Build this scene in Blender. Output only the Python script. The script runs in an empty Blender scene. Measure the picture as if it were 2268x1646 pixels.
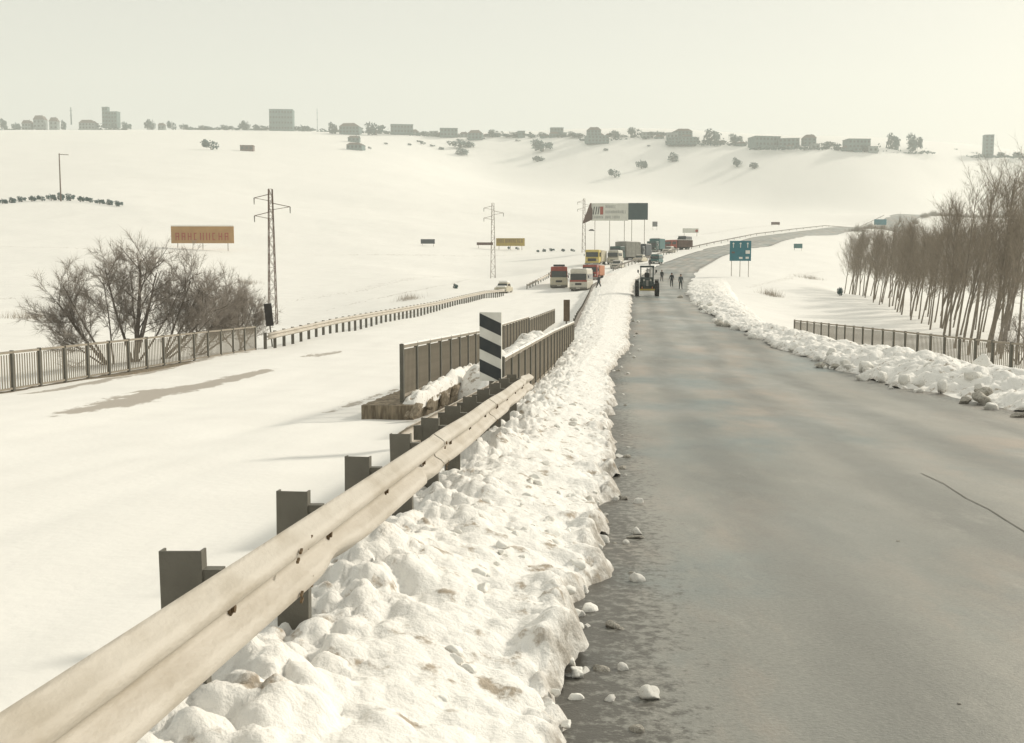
import bpy, bmesh, math, random
import numpy as np
from mathutils import Vector, Matrix, noise as mnoise

R = math.radians
rng = random.Random(7)
C = bpy.context.scene.collection
sc = bpy.context.scene

# ------------------------------------------------------------------ camera, sky, sun, exposure
PITCH = math.atan(223 / 2400.0)
CAMZ = 1.75
cam_d = bpy.data.cameras.new('camera')
cam = bpy.data.objects.new('camera', cam_d); C.objects.link(cam)
cam.location = (0, 0, CAMZ); cam.rotation_euler = (math.pi / 2 - PITCH, 0, 0)
cam_d.sensor_width = 36; cam_d.sensor_fit = 'HORIZONTAL'; cam_d.lens = 2400 / 2268 * 36
cam_d.clip_start = 0.05; cam_d.clip_end = 8000
sc.camera = cam

SUN_EL, SUN_AZ = 26.0, 50.0
world = bpy.data.worlds.new('World'); sc.world = world; world.use_nodes = True
wn = world.node_tree.nodes; wl = world.node_tree.links
for n in list(wn): wn.remove(n)
wo = wn.new('ShaderNodeOutputWorld'); bg = wn.new('ShaderNodeBackground')
sky = wn.new('ShaderNodeTexSky'); sky.sky_type = 'NISHITA'; sky.sun_disc = False
sky.sun_elevation = R(SUN_EL); sky.sun_rotation = R(SUN_AZ)
sky.air_density = 1.0; sky.dust_density = 3.0; sky.ozone_density = 1.0
mx = wn.new('ShaderNodeMix'); mx.data_type = 'RGBA'; mx.blend_type = 'MIX'
mx.inputs[0].default_value = 0.84
mx.inputs[7].default_value = (6.15, 6.05, 5.35, 1)      # even cream cloud veil over the whole sky
wl.new(sky.outputs[0], mx.inputs[6]); wl.new(mx.outputs[2], bg.inputs['Color'])
bg.inputs['Strength'].default_value = 0.1
wl.new(bg.outputs[0], wo.inputs['Surface'])

sun_d = bpy.data.lights.new('sun', 'SUN'); sun = bpy.data.objects.new('sun', sun_d); C.objects.link(sun)
sun_d.energy = 3.3; sun_d.angle = R(5.0); sun_d.color = (1.0, 0.93, 0.80)
sdir = Vector((math.sin(R(SUN_AZ)) * math.cos(R(SUN_EL)), math.cos(R(SUN_AZ)) * math.cos(R(SUN_EL)), math.sin(R(SUN_EL))))
sun.rotation_euler = (-sdir).to_track_quat('-Z', 'Y').to_euler(); sun.location = (40, 30, 60)

sc.view_settings.view_transform = 'Standard'; sc.view_settings.look = 'None'
sc.view_settings.exposure = 0.22; sc.view_settings.gamma = 1.0; sc.view_settings.use_curve_mapping = False
sc.render.engine = 'CYCLES'
try:
    sc.cycles.use_denoising = True; sc.cycles.denoiser = 'OPENIMAGEDENOISE'
except Exception:
    pass
sc.cycles.max_bounces = 6; sc.cycles.diffuse_bounces = 3; sc.cycles.glossy_bounces = 2
sc.cycles.volume_bounces = 1; sc.cycles.transparent_max_bounces = 6
sc.cycles.use_adaptive_sampling = True

# ------------------------------------------------------------------ helpers
def unproj(px, py):
    dx, dy = (px - 1134) / 2400.0, (823 - py) / 2400.0
    c, s = math.cos(PITCH), math.sin(PITCH)
    return Vector((dx, c + dy * s, -s + dy * c))
def at(px, py, Y):
    d = unproj(px, py); k = Y / d.y
    return Vector((d.x * k, Y, CAMZ + d.z * k))
def xat(px, Y):      # x at depth Y, for things near the horizon line
    return (px - 1134) / 2400.0 * Y * (math.cos(PITCH))

def lerp(tab, Y):
    ys = [t[0] for t in tab]; vs = [t[1] for t in tab]
    return np.interp(Y, ys, vs)

def _hash(ix, iy, seed):
    h = (ix.astype(np.int64) * 374761393 + iy.astype(np.int64) * 668265263 + seed * 974634533) & 0xFFFFFFFF
    h = ((h ^ (h >> 13)) * 1274126177) & 0xFFFFFFFF
    h = h ^ (h >> 16)
    return (h & 0xFFFFFF) / float(0x1000000)
def vnoise(x, y, seed=0):
    x = np.asarray(x, float); y = np.asarray(y, float)
    ix = np.floor(x); iy = np.floor(y); fx = x - ix; fy = y - iy
    fx = fx * fx * (3 - 2 * fx); fy = fy * fy * (3 - 2 * fy)
    a = _hash(ix, iy, seed); b = _hash(ix + 1, iy, seed); c = _hash(ix, iy + 1, seed); d = _hash(ix + 1, iy + 1, seed)
    return (a * (1 - fx) + b * fx) * (1 - fy) + (c * (1 - fx) + d * fx) * fy - 0.5
def fbm(x, y, seed=0, oc=4, gain=0.5):
    s = 0; a = 1.0
    for o in range(oc):
        s = s + a * vnoise(x * 2 ** o, y * 2 ** o, seed + o * 17); a *= gain
    return s
def lumps(x, y, seed=0, r=0.75):
    """rounded domes scattered on a jittered lattice (broken snow)"""
    x = np.asarray(x, float); y = np.asarray(y, float)
    ix = np.floor(x); iy = np.floor(y); out = np.zeros_like(x)
    for dx in (-1, 0, 1):
        for dy in (-1, 0, 1):
            cx, cy = ix + dx, iy + dy
            jx = cx + _hash(cx, cy, seed); jy = cy + _hash(cx, cy, seed + 5)
            rr = r * (0.45 + 0.75 * _hash(cx, cy, seed + 9))
            d2 = ((x - jx) ** 2 + (y - jy) ** 2) / rr ** 2
            out = np.maximum(out, np.sqrt(np.clip(1 - d2, 0, 1)) * rr)
    return out

def node_mat(name):
    m = bpy.data.materials.new(name); m.use_nodes = True
    nt = m.node_tree; b = nt.nodes['Principled BSDF']
    return m, nt, b
def mat(name, col, rough=0.7, col2=None, scale=6.0, bump=0.0, bscale=40.0, metal=0.0, spec=0.3, detail=5.0, pos=False, stretch=None, lo=0.35, hi=0.65):
    m, nt, b = node_mat(name)
    b.inputs['Roughness'].default_value = rough; b.inputs['Metallic'].default_value = metal
    b.inputs['Specular IOR Level'].default_value = spec
    col2 = col2 or tuple(c * 0.72 for c in col)
    if pos:
        g = nt.nodes.new('ShaderNodeNewGeometry'); co = g.outputs['Position']
    else:
        g = nt.nodes.new('ShaderNodeTexCoord'); co = g.outputs['Object']
    if stretch:
        mp = nt.nodes.new('ShaderNodeMapping'); mp.inputs['Scale'].default_value = stretch
        nt.links.new(co, mp.inputs['Vector']); co = mp.outputs[0]
    n = nt.nodes.new('ShaderNodeTexNoise'); n.inputs['Scale'].default_value = scale; n.inputs['Detail'].default_value = detail
    nt.links.new(co, n.inputs['Vector'])
    r = nt.nodes.new('ShaderNodeValToRGB'); r.color_ramp.elements[0].position = lo; r.color_ramp.elements[1].position = hi
    r.color_ramp.elements[0].color = (*col2, 1); r.color_ramp.elements[1].color = (*col, 1)
    nt.links.new(n.outputs['Fac'], r.inputs[0]); nt.links.new(r.outputs[0], b.inputs['Base Color'])
    if bump:
        n2 = nt.nodes.new('ShaderNodeTexNoise'); n2.inputs['Scale'].default_value = bscale; n2.inputs['Detail'].default_value = 6
        nt.links.new(co, n2.inputs['Vector'])
        bp = nt.nodes.new('ShaderNodeBump'); bp.inputs['Strength'].default_value = bump; bp.inputs['Distance'].default_value = 0.03
        nt.links.new(n2.outputs['Fac'], bp.inputs['Height']); nt.links.new(bp.outputs[0], b.inputs['Normal'])
    return m

SNOW = (0.86, 0.84, 0.80)
M = {}
M['snow'] = mat('snow', SNOW, 0.7, (0.82, 0.80, 0.76), 0.6, 0.22, 9.0, spec=0.15, pos=True)
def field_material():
    m = M['snow'].copy(); m.name = 'snow_with_bare_and_faint_streaks'; nt = m.node_tree; L = nt.links; b = nt.nodes['Principled BSDF']
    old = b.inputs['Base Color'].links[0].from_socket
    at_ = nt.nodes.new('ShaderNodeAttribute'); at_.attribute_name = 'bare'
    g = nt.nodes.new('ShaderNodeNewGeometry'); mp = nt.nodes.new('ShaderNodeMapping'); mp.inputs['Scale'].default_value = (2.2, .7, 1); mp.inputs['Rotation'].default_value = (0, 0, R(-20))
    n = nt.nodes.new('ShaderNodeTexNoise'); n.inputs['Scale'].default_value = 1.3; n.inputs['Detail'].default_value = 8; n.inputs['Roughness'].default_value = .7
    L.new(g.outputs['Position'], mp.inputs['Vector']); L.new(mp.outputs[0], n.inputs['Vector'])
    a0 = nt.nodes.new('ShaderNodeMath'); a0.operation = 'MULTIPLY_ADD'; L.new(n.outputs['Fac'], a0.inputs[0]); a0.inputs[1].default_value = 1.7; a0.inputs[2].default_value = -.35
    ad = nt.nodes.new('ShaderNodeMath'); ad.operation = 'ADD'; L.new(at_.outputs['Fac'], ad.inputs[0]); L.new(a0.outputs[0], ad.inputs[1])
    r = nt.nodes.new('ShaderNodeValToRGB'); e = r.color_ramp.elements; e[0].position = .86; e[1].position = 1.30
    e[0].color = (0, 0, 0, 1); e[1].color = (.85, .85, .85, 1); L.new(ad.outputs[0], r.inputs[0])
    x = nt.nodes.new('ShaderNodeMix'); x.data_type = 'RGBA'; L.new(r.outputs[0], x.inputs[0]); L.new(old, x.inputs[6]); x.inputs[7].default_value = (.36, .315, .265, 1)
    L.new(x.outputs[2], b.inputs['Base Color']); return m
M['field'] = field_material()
def bank_material():
    m, nt, b = node_mat('ploughed_snow')
    b.inputs['Roughness'].default_value = 0.75; b.inputs['Specular IOR Level'].default_value = 0.12
    g = nt.nodes.new('ShaderNodeNewGeometry'); L = nt.links
    def nz(sc_, d, r=.6):
        n = nt.nodes.new('ShaderNodeTexNoise'); n.inputs['Scale'].default_value = sc_; n.inputs['Detail'].default_value = d; n.inputs['Roughness'].default_value = r
        L.new(g.outputs['Position'], n.inputs['Vector']); return n.outputs['Fac']
    r1 = nt.nodes.new('ShaderNodeValToRGB'); e = r1.color_ramp.elements; e[0].position = .335; e[1].position = .42
    e[0].color = (.42, .36, .29, 1); e[1].color = (.86, .84, .80, 1)
    L.new(nz(5.2, 8, .62), r1.inputs[0])
    a = nt.nodes.new('ShaderNodeAttribute'); a.attribute_name = 'grime'
    ad = nt.nodes.new('ShaderNodeMath'); ad.operation = 'ADD'; L.new(a.outputs['Fac'], ad.inputs[0]); L.new(nz(7, 7, .7), ad.inputs[1])
    r2 = nt.nodes.new('ShaderNodeValToRGB'); e = r2.color_ramp.elements; e[0].position = .72; e[1].position = 1.15
    e[0].color = (0, 0, 0, 1); e[1].color = (.8, .8, .8, 1); L.new(ad.outputs[0], r2.inputs[0])
    x = nt.nodes.new('ShaderNodeMix'); x.data_type = 'RGBA'; L.new(r2.outputs[0], x.inputs[0]); L.new(r1.outputs[0], x.inputs[6]); x.inputs[7].default_value = (.26, .225, .18, 1)
    L.new(x.outputs[2], b.inputs['Base Color'])
    bp = nt.nodes.new('ShaderNodeBump'); bp.inputs['Strength'].default_value = .6; bp.inputs['Distance'].default_value = .04
    L.new(nz(16, 7), bp.inputs['Height']); L.new(bp.outputs[0], b.inputs['Normal'])
    return m
M['bank'] = bank_material()
def road_material():
    m, nt, b = node_mat('wet_salted_asphalt'); L = nt.links
    g = nt.nodes.new('ShaderNodeNewGeometry')
    def noise(scale, detail, stretch, rot=0, rough=.62):
        mp = nt.nodes.new('ShaderNodeMapping'); mp.inputs['Scale'].default_value = stretch; mp.inputs['Rotation'].default_value = (0, 0, rot)
        L.new(g.outputs['Position'], mp.inputs['Vector'])
        n = nt.nodes.new('ShaderNodeTexNoise'); n.inputs['Scale'].default_value = scale; n.inputs['Detail'].default_value = detail
        n.inputs['Roughness'].default_value = rough
        L.new(mp.outputs[0], n.inputs['Vector']); return n.outputs['Fac']
    def ramp(f, a, c, ca, cb):
        r = nt.nodes.new('ShaderNodeValToRGB'); e = r.color_ramp.elements
        e[0].position = a; e[1].position = c; e[0].color = (*ca, 1); e[1].color = (*cb, 1)
        L.new(f, r.inputs[0]); return r.outputs[0]
    def mix(f, a, c, typ='MIX'):
        x = nt.nodes.new('ShaderNodeMix'); x.data_type = 'RGBA'; x.blend_type = typ
        if isinstance(f, float): x.inputs[0].default_value = f
        else: L.new(f, x.inputs[0])
        if isinstance(a, tuple): x.inputs[6].default_value = (*a, 1)
        else: L.new(a, x.inputs[6])
        if isinstance(c, tuple): x.inputs[7].default_value = (*c, 1)
        else: L.new(c, x.inputs[7])
        return x.outputs[2]
    def add(f, k, a):
        n = nt.nodes.new('ShaderNodeMath'); n.operation = 'MULTIPLY_ADD'; L.new(f, n.inputs[0]); n.inputs[1].default_value = k; L.new(a, n.inputs[2]); return n.outputs[0]
    def attr(nm):
        a = nt.nodes.new('ShaderNodeAttribute'); a.attribute_name = nm; return a.outputs['Fac']
    K = (0, 0, 0)
    c = ramp(noise(.45, 6, (1, .22, 1)), .34, .66, (.205, .208, .188), (.325, .308, .27))
    # drawn out pinkish brown slush stains
    c = mix(ramp(noise(.36, 8, (.9, .26, 1), R(9), .68), .49, .68, K, (.75, .75, .75)), c, (.41, .315, .245))
    # wet blue-grey film
    c = mix(ramp(noise(.30, 6, (.7, .5, 1), R(-12)), .51, .66, K, (.75, .75, .75)), c, (.135, .195, .205))
    # darker worn wheel tracks, broken up
    tr = add(attr('track'), .55, noise(.8, 6, (1, .25, 1)))
    c = mix(ramp(tr, .62, 1.0, K, (.6, .6, .6)), c, (.15, .15, .135))
    # salt and powder snow residue
    c = mix(ramp(noise(1.1, 10, (1, .3, 1), R(6), .75), .58, .74, K, (.45, .45, .45)), c, (.50, .47, .42))
    c = mix(1.0, c, ramp(noise(38, 4, (1, 1, 1)), .3, .72, (.82, .82, .82), (1.12, 1.12, 1.12)), 'MULTIPLY')
    # dark grit beside the banks
    gr = add(attr('margin'), .34, noise(13, 6, (1, 1, 1), 0, .75))
    c = mix(ramp(gr, .66, .80, K, (.85, .85, .85)), c, (.06, .054, .044))
    L.new(c, b.inputs['Base Color'])
    L.new(ramp(noise(.5, 6, (.8, .35, 1)), .32, .68, (.28, .28, .28), (.58, .58, .58)), b.inputs['Roughness']); b.inputs['Specular IOR Level'].default_value = .42
    bp = nt.nodes.new('ShaderNodeBump'); bp.inputs['Strength'].default_value = .22; bp.inputs['Distance'].default_value = .02
    L.new(noise(55, 4, (1, 1, 1)), bp.inputs['Height']); L.new(bp.outputs[0], b.inputs['Normal'])
    return m
M['road'] = road_material()
M['patch'] = mat('bare_brown_asphalt', (.30, .26, .20), .8, (.44, .40, .33), 3.0, .4, 20, pos=True)
M['beam'] = mat('weathered_galvanised_beam', (.52, .475, .41), .55, (.41, .36, .29), 3.0, .18, 24, spec=.4, detail=9, stretch=(1, .8, 2.5), lo=.30, hi=.55)
M['post'] = mat('shade_darkened_post_steel', (.165, .155, .128), .55, (.13, .122, .10), 5, .15, 60)  # galvanised like the beam, base darkened to carry the shaded web
M['slot'] = mat('rusty_bolt', (.16, .11, .06), .8)
M['fence'] = mat('tan_railing_paint', (.31, .27, .215), .7, (.25, .22, .175), 4, .1, 40)
M['fencepost'] = mat('olive_railing_post', (.135, .13, .105), .7, (.105, .10, .085), 4)
M['concrete'] = mat('stained_kerb_concrete', (.30, .25, .18), .85, (.13, .105, .075), 5, .5, 18, stretch=(3.0, 3.0, .6))
M['white'] = mat('white_sign_paint', (.72, .71, .66), .5, (.62, .61, .56), 5)
M['black'] = mat('black_sign_paint', (.035, .042, .045), .5, (.05, .055, .055), 6)
M['woodboard'] = mat('brown_marker_back', (.16, .12, .085), .8, (.11, .085, .06), 6)
M['darkboard'] = mat('dark_marker_back', (.05, .045, .042), .7)
M['bark'] = mat('bare_bark', (.18, .155, .13), .9, (.13, .11, .095), 6)
M['twig'] = mat('bare_twig', (.34, .30, .26), .9, (.26, .23, .20), 2)
M['poplar'] = mat('poplar_bark', (.25, .215, .17), .9, (.17, .145, .115), 4)
M['poplartwig'] = mat('poplar_twig', (.30, .255, .20), .9, (.22, .19, .15), 2)
M['farbush'] = mat('far_hazed_scrub', (.05, .105, .105), .9, (.035, .08, .08), .5)  # scrub colour pushed to teal to carry the distance haze
M['dryweed'] = mat('dry_brown_weed', (.34, .29, .23), .9, (.25, .21, .17), 2)
M['farwall'] = mat('far_house_hazed_plaster', (.24, .28, .27), .85, (.17, .2, .2), .4)  # haze cast mixed into the plaster colour
M['fargrey'] = mat('far_house_hazed_render', (.11, .17, .17), .85, (.075, .125, .125), .4)  # teal of the distant haze put into the wall colour
M['farroof'] = mat('far_roof_tile', (.16, .12, .10), .85, (.10, .08, .07), 1)
M['glass'] = mat('dark_window_glass', (.02, .028, .028), .15, (.03, .036, .036), 3, spec=.6)
M['rubber'] = mat('tyre_rubber', (.022, .023, .023), .8, (.035, .035, .033), 6)
M['rim'] = mat('wheel_rim_steel', (.25, .24, .22), .5)
M['chrome'] = mat('bumper_steel', (.30, .30, .28), .35, metal=.5)
M['lamp'] = mat('headlamp_glass', (.62, .60, .52), .2, spec=.6)
M['plate'] = mat('number_plate_black', (.03, .03, .03), .5)
M['busw'] = mat('white_bus_paint', (.58, .55, .47), .45, (.50, .47, .40), 3)
M['red'] = mat('faded_red_paint', (.33, .07, .045), .5, (.25, .055, .04), 3)
M['orange'] = mat('faded_orange_paint', (.50, .20, .09), .5, (.42, .16, .07), 3)
M['yellow'] = mat('faded_yellow_paint', (.60, .48, .14), .5, (.52, .40, .11), 3)
M['cream'] = mat('cream_paint', (.55, .50, .38), .5, (.46, .42, .32), 3)
M['teal'] = mat('teal_paint', (.05, .16, .16), .5, (.04, .12, .125), 3)
M['dgreen'] = mat('dark_green_paint', (.035, .085, .075), .5, (.03, .065, .06), 3)
M['navy'] = mat('dark_grey_blue_paint', (.05, .065, .075), .5, (.04, .05, .06), 3)
M['canvas'] = mat('grey_lorry_canvas', (.27, .265, .235), .9, (.21, .205, .185), 2, .2, 12)
M['tractor'] = mat('tractor_dark_paint', (.03, .05, .048), .55, (.045, .06, .055), 3)
M['signgreen'] = mat('motorway_sign_green', (.012, .145, .185), .45, (.015, .125, .16), 2)
M['boardorange'] = mat('orange_billboard', (.43, .255, .10), .6, (.36, .205, .08), .5)
M['boardred'] = mat('red_billboard_letters', (.38, .08, .04), .6)
M['boardyellow'] = mat('yellow_billboard', (.42, .31, .07), .6, (.34, .25, .06), 1)
M['boardgrey'] = mat('pale_billboard_face', (.62, .62, .56), .6, (.55, .55, .5), 1)
M['boarddark'] = mat('dark_green_billboard_face', (.028, .06, .066), .6, (.022, .05, .055), .6)
M['boardbrown'] = mat('maroon_billboard_wing', (.12, .07, .055), .7, (.09, .055, .045), 1)
M['lattice'] = mat('rusty_lattice_steel', (.16, .10, .07), .7, (.11, .075, .06), 3)
M['lettergrey'] = mat('grey_letter_paint', (.16, .17, .17), .6)
M['skin'] = mat('skin', (.40, .24, .17), .6, (.36, .21, .15), 8)
M['coat'] = mat('dark_coat_cloth', (.035, .042, .045), .9, (.028, .032, .035), 10)
M['trouser'] = mat('dark_trouser_cloth', (.03, .03, .034), .9)
M['greycoat'] = mat('grey_coat_cloth', (.10, .12, .12), .9, (.08, .095, .095), 10)
M['hair'] = mat('dark_hair', (.015, .012, .01), .9)
M['dirty'] = mat('dirty_frozen_slush', (.26, .24, .20), .85, (.55, .52, .46), 5, .6, 14)
M['clod'] = mat('snow_clod', (.84, .82, .77), .75, (.55, .50, .43), 5, .6, 16, lo=.28, hi=.40)

def link(name, me, parent=None, loc=None):
    o = bpy.data.objects.new(name, me); C.objects.link(o)
    if parent is not None: o.parent = parent
    if loc is not None: o.location = loc
    return o
def tag(o, label=None, cat=None, group=None, kind=None):
    if label: o['label'] = label
    if cat: o['category'] = cat
    if group: o['group'] = group
    if kind: o['kind'] = kind
    return o
def thing(name, label, cat, loc=(0, 0, 0), rz=0, group=None):
    o = bpy.data.objects.new(name, None); C.objects.link(o); o.empty_display_size = .3
    o.location = loc; o.rotation_euler = (0, 0, rz)
    return tag(o, label, cat, group)
def dup(root, loc, rz=None, scale=None, label=None):
    r = root.copy(); C.objects.link(r); r.location = loc
    if rz is not None: r.rotation_euler = (0, 0, rz)
    if scale is not None: r.scale = scale
    if label: r['label'] = label
    for ch in list(root.children):
        c = ch.copy(); C.objects.link(c); c.parent = r
        for g in list(ch.children):
            d = g.copy(); C.objects.link(d); d.parent = c
    return r

class MB:
    def __init__(s): s.v = []; s.f = []; s.mi = []; s.cur = 0
    def add(s, vs, fs):
        b = len(s.v); s.v += [tuple(v) for v in vs]; s.f += [tuple(i + b for i in f) for f in fs]; s.mi += [s.cur] * len(fs)
        return s
    def box(s, c, d, rz=0, rx=0, ry=0, taper=1.0):
        x, y, z = d[0] / 2, d[1] / 2, d[2] / 2
        vs = [(-x, -y, -z), (x, -y, -z), (x, y, -z), (-x, y, -z), (-x * taper, -y * taper, z), (x * taper, -y * taper, z), (x * taper, y * taper, z), (-x * taper, y * taper, z)]
        if rz or rx or ry:
            m = Matrix.Rotation(rz, 3, 'Z') @ Matrix.Rotation(ry, 3, 'Y') @ Matrix.Rotation(rx, 3, 'X')
            vs = [m @ Vector(v) for v in vs]
        return s.add([(v[0] + c[0], v[1] + c[1], v[2] + c[2]) for v in vs], [(0, 3, 2, 1), (4, 5, 6, 7), (0, 1, 5, 4), (1, 2, 6, 5), (2, 3, 7, 6), (3, 0, 4, 7)])
    def tube(s, p0, p1, r0, r1=None, n=6, cap=True):
        p0 = Vector(p0); p1 = Vector(p1); r1 = r0 if r1 is None else r1
        d = (p1 - p0); d = d.normalized() if d.length > 1e-9 else Vector((0, 0, 1))
        a = d.orthogonal().normalized(); b = d.cross(a)
        vs = []
        for p, r in ((p0, r0), (p1, r1)):
            for k in range(n):
                t = 2 * math.pi * k / n; vs.append(p + a * (r * math.cos(t)) + b * (r * math.sin(t)))
        fs = [(k, (k + 1) % n, n + (k + 1) % n, n + k) for k in range(n)]
        if cap: fs += [tuple(range(n - 1, -1, -1)), tuple(range(n, 2 * n))]
        return s.add(vs, fs)
    def twig(s, p0, p1, r):
        p0 = Vector(p0); p1 = Vector(p1); d = p1 - p0
        a = d.orthogonal().normalized(); b = d.normalized().cross(a)
        vs = [p0 + a * r, p0 - a * (r * .5) + b * (r * .866), p0 - a * (r * .5) - b * (r * .866), p1]
        return s.add(vs, [(0, 1, 3), (1, 2, 3), (2, 0, 3)])
    def prism(s, poly, y0, y1):      # polygon in xz, extruded along y
        n = len(poly); vs = [(p[0], y0, p[1]) for p in poly] + [(p[0], y1, p[1]) for p in poly]
        fs = [tuple(range(n)), tuple(range(2 * n - 1, n - 1, -1))] + [(k, n + k, n + (k + 1) % n, (k + 1) % n) for k in range(n)]
        return s.add(vs, fs)
    def mesh(s, name, mats, smooth=False):
        me = bpy.data.meshes.new(name); me.from_pydata(s.v, [], s.f)
        for m in (mats if isinstance(mats, (list, tuple)) else [mats]): me.materials.append(m)
        if any(s.mi): me.polygons.foreach_set('material_index', s.mi)
        if smooth: me.polygons.foreach_set('use_smooth', [True] * len(me.polygons))
        bm = bmesh.new(); bm.from_mesh(me); bmesh.ops.recalc_face_normals(bm, faces=bm.faces); bm.to_mesh(me); bm.free()
        me.update(); return me
    def build(s, name, mats, parent=None, loc=None, smooth=False):
        return link(name, s.mesh(name, mats, smooth), parent, loc)
def rbox(name, c, d, m, parent, bev=.06, seg=2, top=(1, 1), shift=0, smooth=False):
    bm = bmesh.new(); bmesh.ops.create_cube(bm, size=1)
    for v in bm.verts:
        t = v.co.z > 0
        v.co.x *= d[0] * (top[0] if t else 1); v.co.y = v.co.y * d[1] * (top[1] if t else 1) + (shift if t else 0); v.co.z *= d[2]
        v.co += Vector(c)
    bmesh.ops.bevel(bm, geom=list(bm.edges), offset=bev, segments=seg, affect='EDGES', profile=.5)
    me = bpy.data.meshes.new(name); bm.to_mesh(me); bm.free(); me.materials.append(m)
    return link(name, me, parent)
def grid_mesh(name, X, Y, Z, m, smooth=True):
    r, c = X.shape
    co = np.stack([X, Y, Z], -1).reshape(-1, 3)
    i = np.arange(r * c).reshape(r, c)
    q = np.stack([i[:-1, :-1], i[:-1, 1:], i[1:, 1:], i[1:, :-1]], -1).reshape(-1, 4)
    me = bpy.data.meshes.new(name)
    me.vertices.add(len(co)); me.vertices.foreach_set('co', co.ravel())
    me.loops.add(q.size); me.loops.foreach_set('vertex_index', q.ravel().astype(np.int32))
    me.polygons.add(len(q)); me.polygons.foreach_set('loop_start', np.arange(0, q.size, 4, dtype=np.int32))
    me.polygons.foreach_set('loop_total', np.full(len(q), 4, dtype=np.int32))
    if smooth: me.polygons.foreach_set('use_smooth', np.ones(len(q), dtype=bool))
    me.update(calc_edges=True); me.validate(); me.materials.append(m)
    return link(name, me)

# ------------------------------------------------------------------ the lie of the land
ZR = [(-40, 2.0), (0, 0), (5, -.25), (10, -.5), (20, -1.0), (30, -1.25), (50, -1.22), (75, -.95), (100, -.6), (130, -.25), (165, .3), (200, 2.2), (250, 5.2), (300, 8.0), (400, 14.5), (500, 21.5), (600, 28.7), (750, 38), (900, 51)]
ZL = [(-40, 2.1), (0, .1), (10, -.45), (21, -1.08), (28, -1.5), (47, -1.7), (80, -1.6), (120, -1.3), (145, -1.0), (180, 1.0), (215, 3.0), (240, 4.3), (280, 6.9), (300, 8.2), (400, 14.9), (500, 22), (600, 29), (750, 38.6), (900, 51.6)]
BL = [(-40, -4.0), (0, -.1), (4.4, .29), (10, .85), (20, 1.78), (30, 2.7), (36, 3.5), (42, 4.5), (50, 5.33), (75, 8.2), (100, 11.1), (130, 14.4), (165, 18.8), (200, 25.5), (250, 39.7), (300, 54.5), (400, 92.7), (500, 147), (600, 203), (750, 286), (900, 403)]
BR = [(-40, 6.0), (0, 8.6), (10, 9.2), (20, 9.7), (30, 9.95), (42, 10.4), (50, 10.95), (75, 13.2), (100, 16.2), (130, 21), (165, 27), (200, 34), (250, 48), (300, 65), (400, 107), (500, 163), (600, 220), (750, 303), (900, 420)]
AL = [(-40, -21), (0, -16.3), (28, -13.2), (47, -11.1), (120, -2.9), (145, 1.2), (160, 4.0), (200, 9.5), (240, 16), (280, 27), (300, 34), (400, 74), (500, 128), (600, 185), (750, 268), (900, 385)]
MD = [(-40, -4.85), (0, -1.45), (60, 3.65), (140, 10.45), (165, 13.6), (200, 20), (250, 34), (300, 50), (400, 88), (500, 142), (600, 199), (750, 282), (900, 399)]
ctrl = []
for Y in (-35, -15, 0, 8, 16, 24, 32, 40, 47, 58, 70, 85, 100, 120, 145, 165, 180, 200, 215, 240, 260, 280, 300, 350, 400, 450, 500, 600, 750, 900):
    zr, zl = lerp(ZR, Y), lerp(ZL, Y)
    a, m_, b1, b2 = lerp(AL, Y), lerp(MD, Y), lerp(BL, Y), lerp(BR, Y)
    ctrl += [(a, Y, zl), ((a + m_) / 2, Y, zl), (m_ - .8, Y, zl * .8 + zr * .2), (b1, Y, zr), ((b1 + b2) / 2, Y, zr), (b2, Y, zr)]
def cp(px, *rows):
    for Y, py in rows:
        p = at(px, py, Y); ctrl.append((p.x, p.y, p.z))
cp(-700, (80, 740), (120, 665), (200, 580), (400, 450), (600, 382), (900, 326), (1300, 292), (1600, 306))
cp(0, (60, 770), (80, 722), (120, 665), (200, 575), (400, 447), (600, 378), (900, 322), (1300, 289), (1600, 303))
cp(300, (48, 800), (80, 720), (120, 665), (200, 577), (400, 449), (600, 376), (900, 320), (1300, 287), (1600, 300))
cp(605, (60, 775), (85, 742), (116, 716), (160, 640), (212, 596), (300, 530), (500, 440), (750, 362), (1000, 316), (1280, 289), (1600, 303))
cp(900, (130, 668), (165, 630), (212, 600), (280, 558), (380, 500), (560, 440), (750, 394), (980, 348), (1220, 297), (1550, 312))
cp(1092, (212, 619), (270, 578), (350, 535), (500, 487), (700, 442), (900, 412), (980, 398), (1080, 352), (1190, 302), (1500, 318))
cp(1290, (300, 558), (380, 522), (480, 490), (650, 454), (820, 432), (940, 417), (1040, 362), (1150, 301), (1500, 318))
cp(1500, (360, 528), (480, 497), (650, 474), (800, 455), (900, 442), (1000, 378), (1100, 306), (1500, 322))
cp(1700, (520, 497), (700, 476), (850, 459), (950, 390), (1050, 324), (1400, 340))
cp(1900, (720, 478), (810, 468), (900, 402), (1000, 334), (1400, 350))
cp(2100, (860, 459), (950, 400), (1030, 343), (1400, 358))
cp(2268, (930, 446), (1010, 395), (1080, 350), (1400, 365))
cp(2900, (950, 460), (1050, 400), (1130, 360), (1500, 375))
ctrl += [(15.5, 22, -1.2), (15.5, 34, -1.5), (15.6, 48, -1.85), (15.7, 62, -2.1), (21, 34, -3.1), (22, 60, -3.4), (20, 15, -2.2), (30, 20, -4), (45, 30, -4), (31, 70, -3.3), (49, 160, -1.9), (60, 90, -3.3), (80, 60, -4)]
ctrl += [(-25, 10, -2.2), (-17, 30, -2.3), (-25, 30, -2.6), (-30, -10, -1), (30, -10, -2)]
cp(1700, (95, 690), (150, 630), (230, 582), (330, 545))
cp(1850, (110, 680), (160, 642), (230, 596), (330, 555), (450, 528))
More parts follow.
